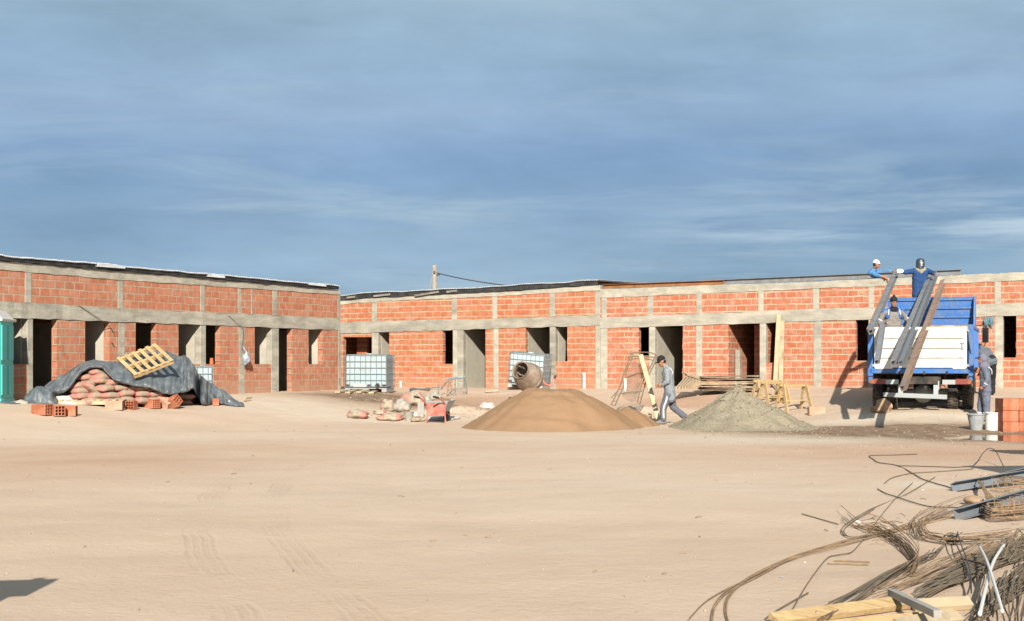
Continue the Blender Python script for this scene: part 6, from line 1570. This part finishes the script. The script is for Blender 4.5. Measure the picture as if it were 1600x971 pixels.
# raised broken mesh at the right edge
runs = []
for k in range(26):
    x = rs.uniform(1470, 1640); y = rs.uniform(500, 640); l_ = rs.uniform(40, 150); a = rs.uniform(.2, 1.3)
    runs.append(([(x, y, .05), (x+l_*.5*math.cos(a), y-l_*.35*math.sin(a), .14*rs.random()+.05), (x+l_*math.cos(a), y-l_*.6*math.sin(a), .05)], .0042, .01))
for k in range(12):
    x = 1370+rs.uniform(0, 280); runs.append(([(x+rs.uniform(-30, 20), 875, .03), (x+rs.uniform(-18, 24), 800, .06), (x+rs.uniform(0, 30), 730, .07), (x+rs.uniform(10, 40), 670, .05)], .0045, .01))
bundle('wire_tangle', 'dark bristling bundle of cut bars at the right edge beside the white tubes', 'rebar', runs, group='rebar bundles')
# J: stirrups under the two channels
m = MB()
for k in range(34):
    x = rs.uniform(1385, 1680); c_ = G(*z2(x, 330+rs.uniform(-62, 66)), .02); a = rs.uniform(-.8, .8); w_ = rs.uniform(.10, .2); h_ = rs.uniform(.10, .2)
    d1 = V((math.cos(a), math.sin(a), 0)); d2 = V((-.3*math.sin(a), .6, .8)).normalized()
    m.tube([c_, c_+d1*w_, c_+d1*w_+d2*h_, c_+d2*h_, c_+d1*.01], .0038, 5)
for k in range(26):
    o_ = rs.uniform(-18, 16); strand(m, [(1395+rs.uniform(-10, 40), 372+o_), (1450, 395+o_*.7), (1540, 392+o_*.8), (1680, 375+o_)], .0042, .02+.10*rs.random(), 3)
for k in range(16):
    strand(m, [(1395+rs.uniform(-8, 20), 255+rs.uniform(-8, 10)), (1420+rs.uniform(-8, 8), 300), (1440+rs.uniform(-10, 30), 350), (1500+rs.uniform(-20, 20), 385)], .005, .10, 4)
for k in range(14):
    o_ = rs.uniform(-20, 20); strand(m, [(1480, 250+o_), (1580, 262+o_), (1700, 275+o_)], .005, .12, 4)
solow('stirrup_heap', m, M['rebarrust'], 'heap of bent stirrups and bars between the two steel channels', 'rebar', 'rebar bundles')
q = G(*z2(1375, 325)); m = MB(); m.ell((0, 0, .05), (.11, .09, .05), None, 14, 8, lambda v: v*(1+.4*noise.noise(v*14))); solo('clod', m, M['rock'], 'brown clod of earth at the left end of the stirrup heap', 'clod', (q.x, q.y, q.z), smooth=True)
# steel channels resting on the heap
def gchan(a, ha, b, hb, w_, h_, lab):
    m = MB(); p = G(*z2(*a), ha); q = G(*z2(*b), hb); m.channel(p, q, w_, h_, .008, up=(.15, .5, .85)); return solow('steel_channel', m, M['steelb'], lab, 'steel beam')
gchan((1280, 262), .05, (1680, 228), .14, .10, .11, 'upper of two grey steel channels at the right edge, resting on the stirrup heap')
gchan((1390, 238), .04, (1680, 205), .14, .10, .10, 'dark steel channel lying close behind the upper of the two at the right edge')
gchan((1300, 392), .05, (1700, 318), .15, .10, .11, 'lower of two grey steel channels at the right edge, lying across the stirrup heap')
# white tubes crossed
m = MB(); m.tube(catmull([G(*z2(1393, 578), .10), G(*z2(1430, 690), .14), G(*z2(1478, 840), .12), G(*z2(1500, 905), .1)], 6), .0095, 10); solow('white_tube', m, M['white_plastic'], 'thin white tube leaning left in a crossed pair at the right edge', 'tube', smooth=True)
m = MB(); m.tube(catmull([G(*z2(1510, 568), .10), G(*z2(1460, 660), .11), G(*z2(1425, 780), .10), G(*z2(1395, 900), .08)], 6), .011, 10); solow('white_tube', m, M['white_plastic'], 'thin white tube leaning right in a crossed pair at the right edge', 'tube', smooth=True)
# planks at the lower edge
def gplank(a, ha, b, hb, w_, t_, mat, lab, up=(0, -.5, .85)):
    m = MB(); m.bar(G(*z2(*a), ha), G(*z2(*b), hb), w_, t_, up=up); return solow('plank', m, M[mat], lab, 'plank', 'planks at the lower edge')
gplank((440, 880), .03, (1092, 800), .04, .085, .035, 'pine', 'long yellow plank at the lower edge, farthest left of the planks')
gplank((1085, 815), .03, (1352, 808), .04, .08, .035, 'pale_wood', 'pale plank end pointing right, behind the white board')
gplank((560, 918), .015, (1290, 846), .015, .075, .035, 'pine', 'yellow plank lying lowest under the white board')
gplank((985, 800), .09, (1200, 925), .11, .042, .04, 'grey_wood', 'short whitish grey batten lying across the yellow planks')
gplank((1020, 900), .02, (1290, 862), .03, .1, .03, 'old_wood2', 'stained plank under the yellow ones at the lower edge')
# scraps of paper and plaster
for i, (x, y, s, mt, lb_) in enumerate(((835, 403, 30, 'white_cloth', 'white strip of plaster beside the hairpin bars'), (898, 434, 22, 'white_cloth', 'white scrap of paper above the wire tangle'), (585, 592, 12, 'white_cloth', 'white crumb of paper on the bare sand beside the long arc of bars'), (1130, 256, 14, 'paper_white', 'small white chip left of the upper steel channel'), (1415, 326, 10, 'white_cloth', 'small white chip under the lower steel channel'), (1397, 182, 8, 'paper_white', 'pale pebble at the edge of the shade, left of two'), (1424, 184, 8, 'paper_white', 'pale pebble at the edge of the shade, right of two'), (785, 748, 8, 'white_cloth', 'tiny white chip beside the sheaf of dull bars'), (480, 660, 20, 'bucket_grey', 'grey film scrap on the sand below the long arc of bars'))):
    q = G(*z2(x, y)); w_ = s*ZS*q.y/F/2; m = MB(); m.ell((0, 0, .004), (w_, w_*.7, min(.012, w_*.4)), None, 12, 6, lambda v: v*(1+.5*noise.noise(v*40+V((i, 0, 0))))); solo('scrap', m, M[mt], lb_, 'scrap', q)
# unseen boards added outside the view to cast the shade that falls into it
def add_shade_board(cx, cy, w_, z0, z1, rz_, lab, posts=True):
    t = thing('shade_board', lab, 'board', (cx, cy, gz(cx, cy)), rz_)
    m = MB(); m.box((0, 0, (z0+z1)/2), (w_, .04, z1-z0)); m.build('panel', M['old_wood'], t)
    for x in (-w_*.38, w_*.38):
        m = MB(); m.box((x, .05, z1/2), (.07, .07, z1)); m.build('post', M['old_wood'], t)
add_shade_board(-3.42, 5.9, 1.05, 1.42, 1.78, R(12), 'unseen wooden board on posts added for its shadow, left of the camera')
def at_shadow(px, py, h):
    q = G(px, py); L_ = h/math.tan(SUN_EL); return q.x-SUN_DIR.x*L_, q.y-SUN_DIR.y*L_
x, y = at_shadow(1600, 733, 3.0); add_shade_board(x, y, 1.35, 2.4, 3.3, R(6), 'unseen board on tall posts added for its shadow, lower of two right of the camera')
x, y = at_shadow(1612, 707, 3.6); add_shade_board(x, y, 1.0, 3.35, 3.9, R(-8), 'unseen board on tall posts added for its shadow, higher of two right of the camera')
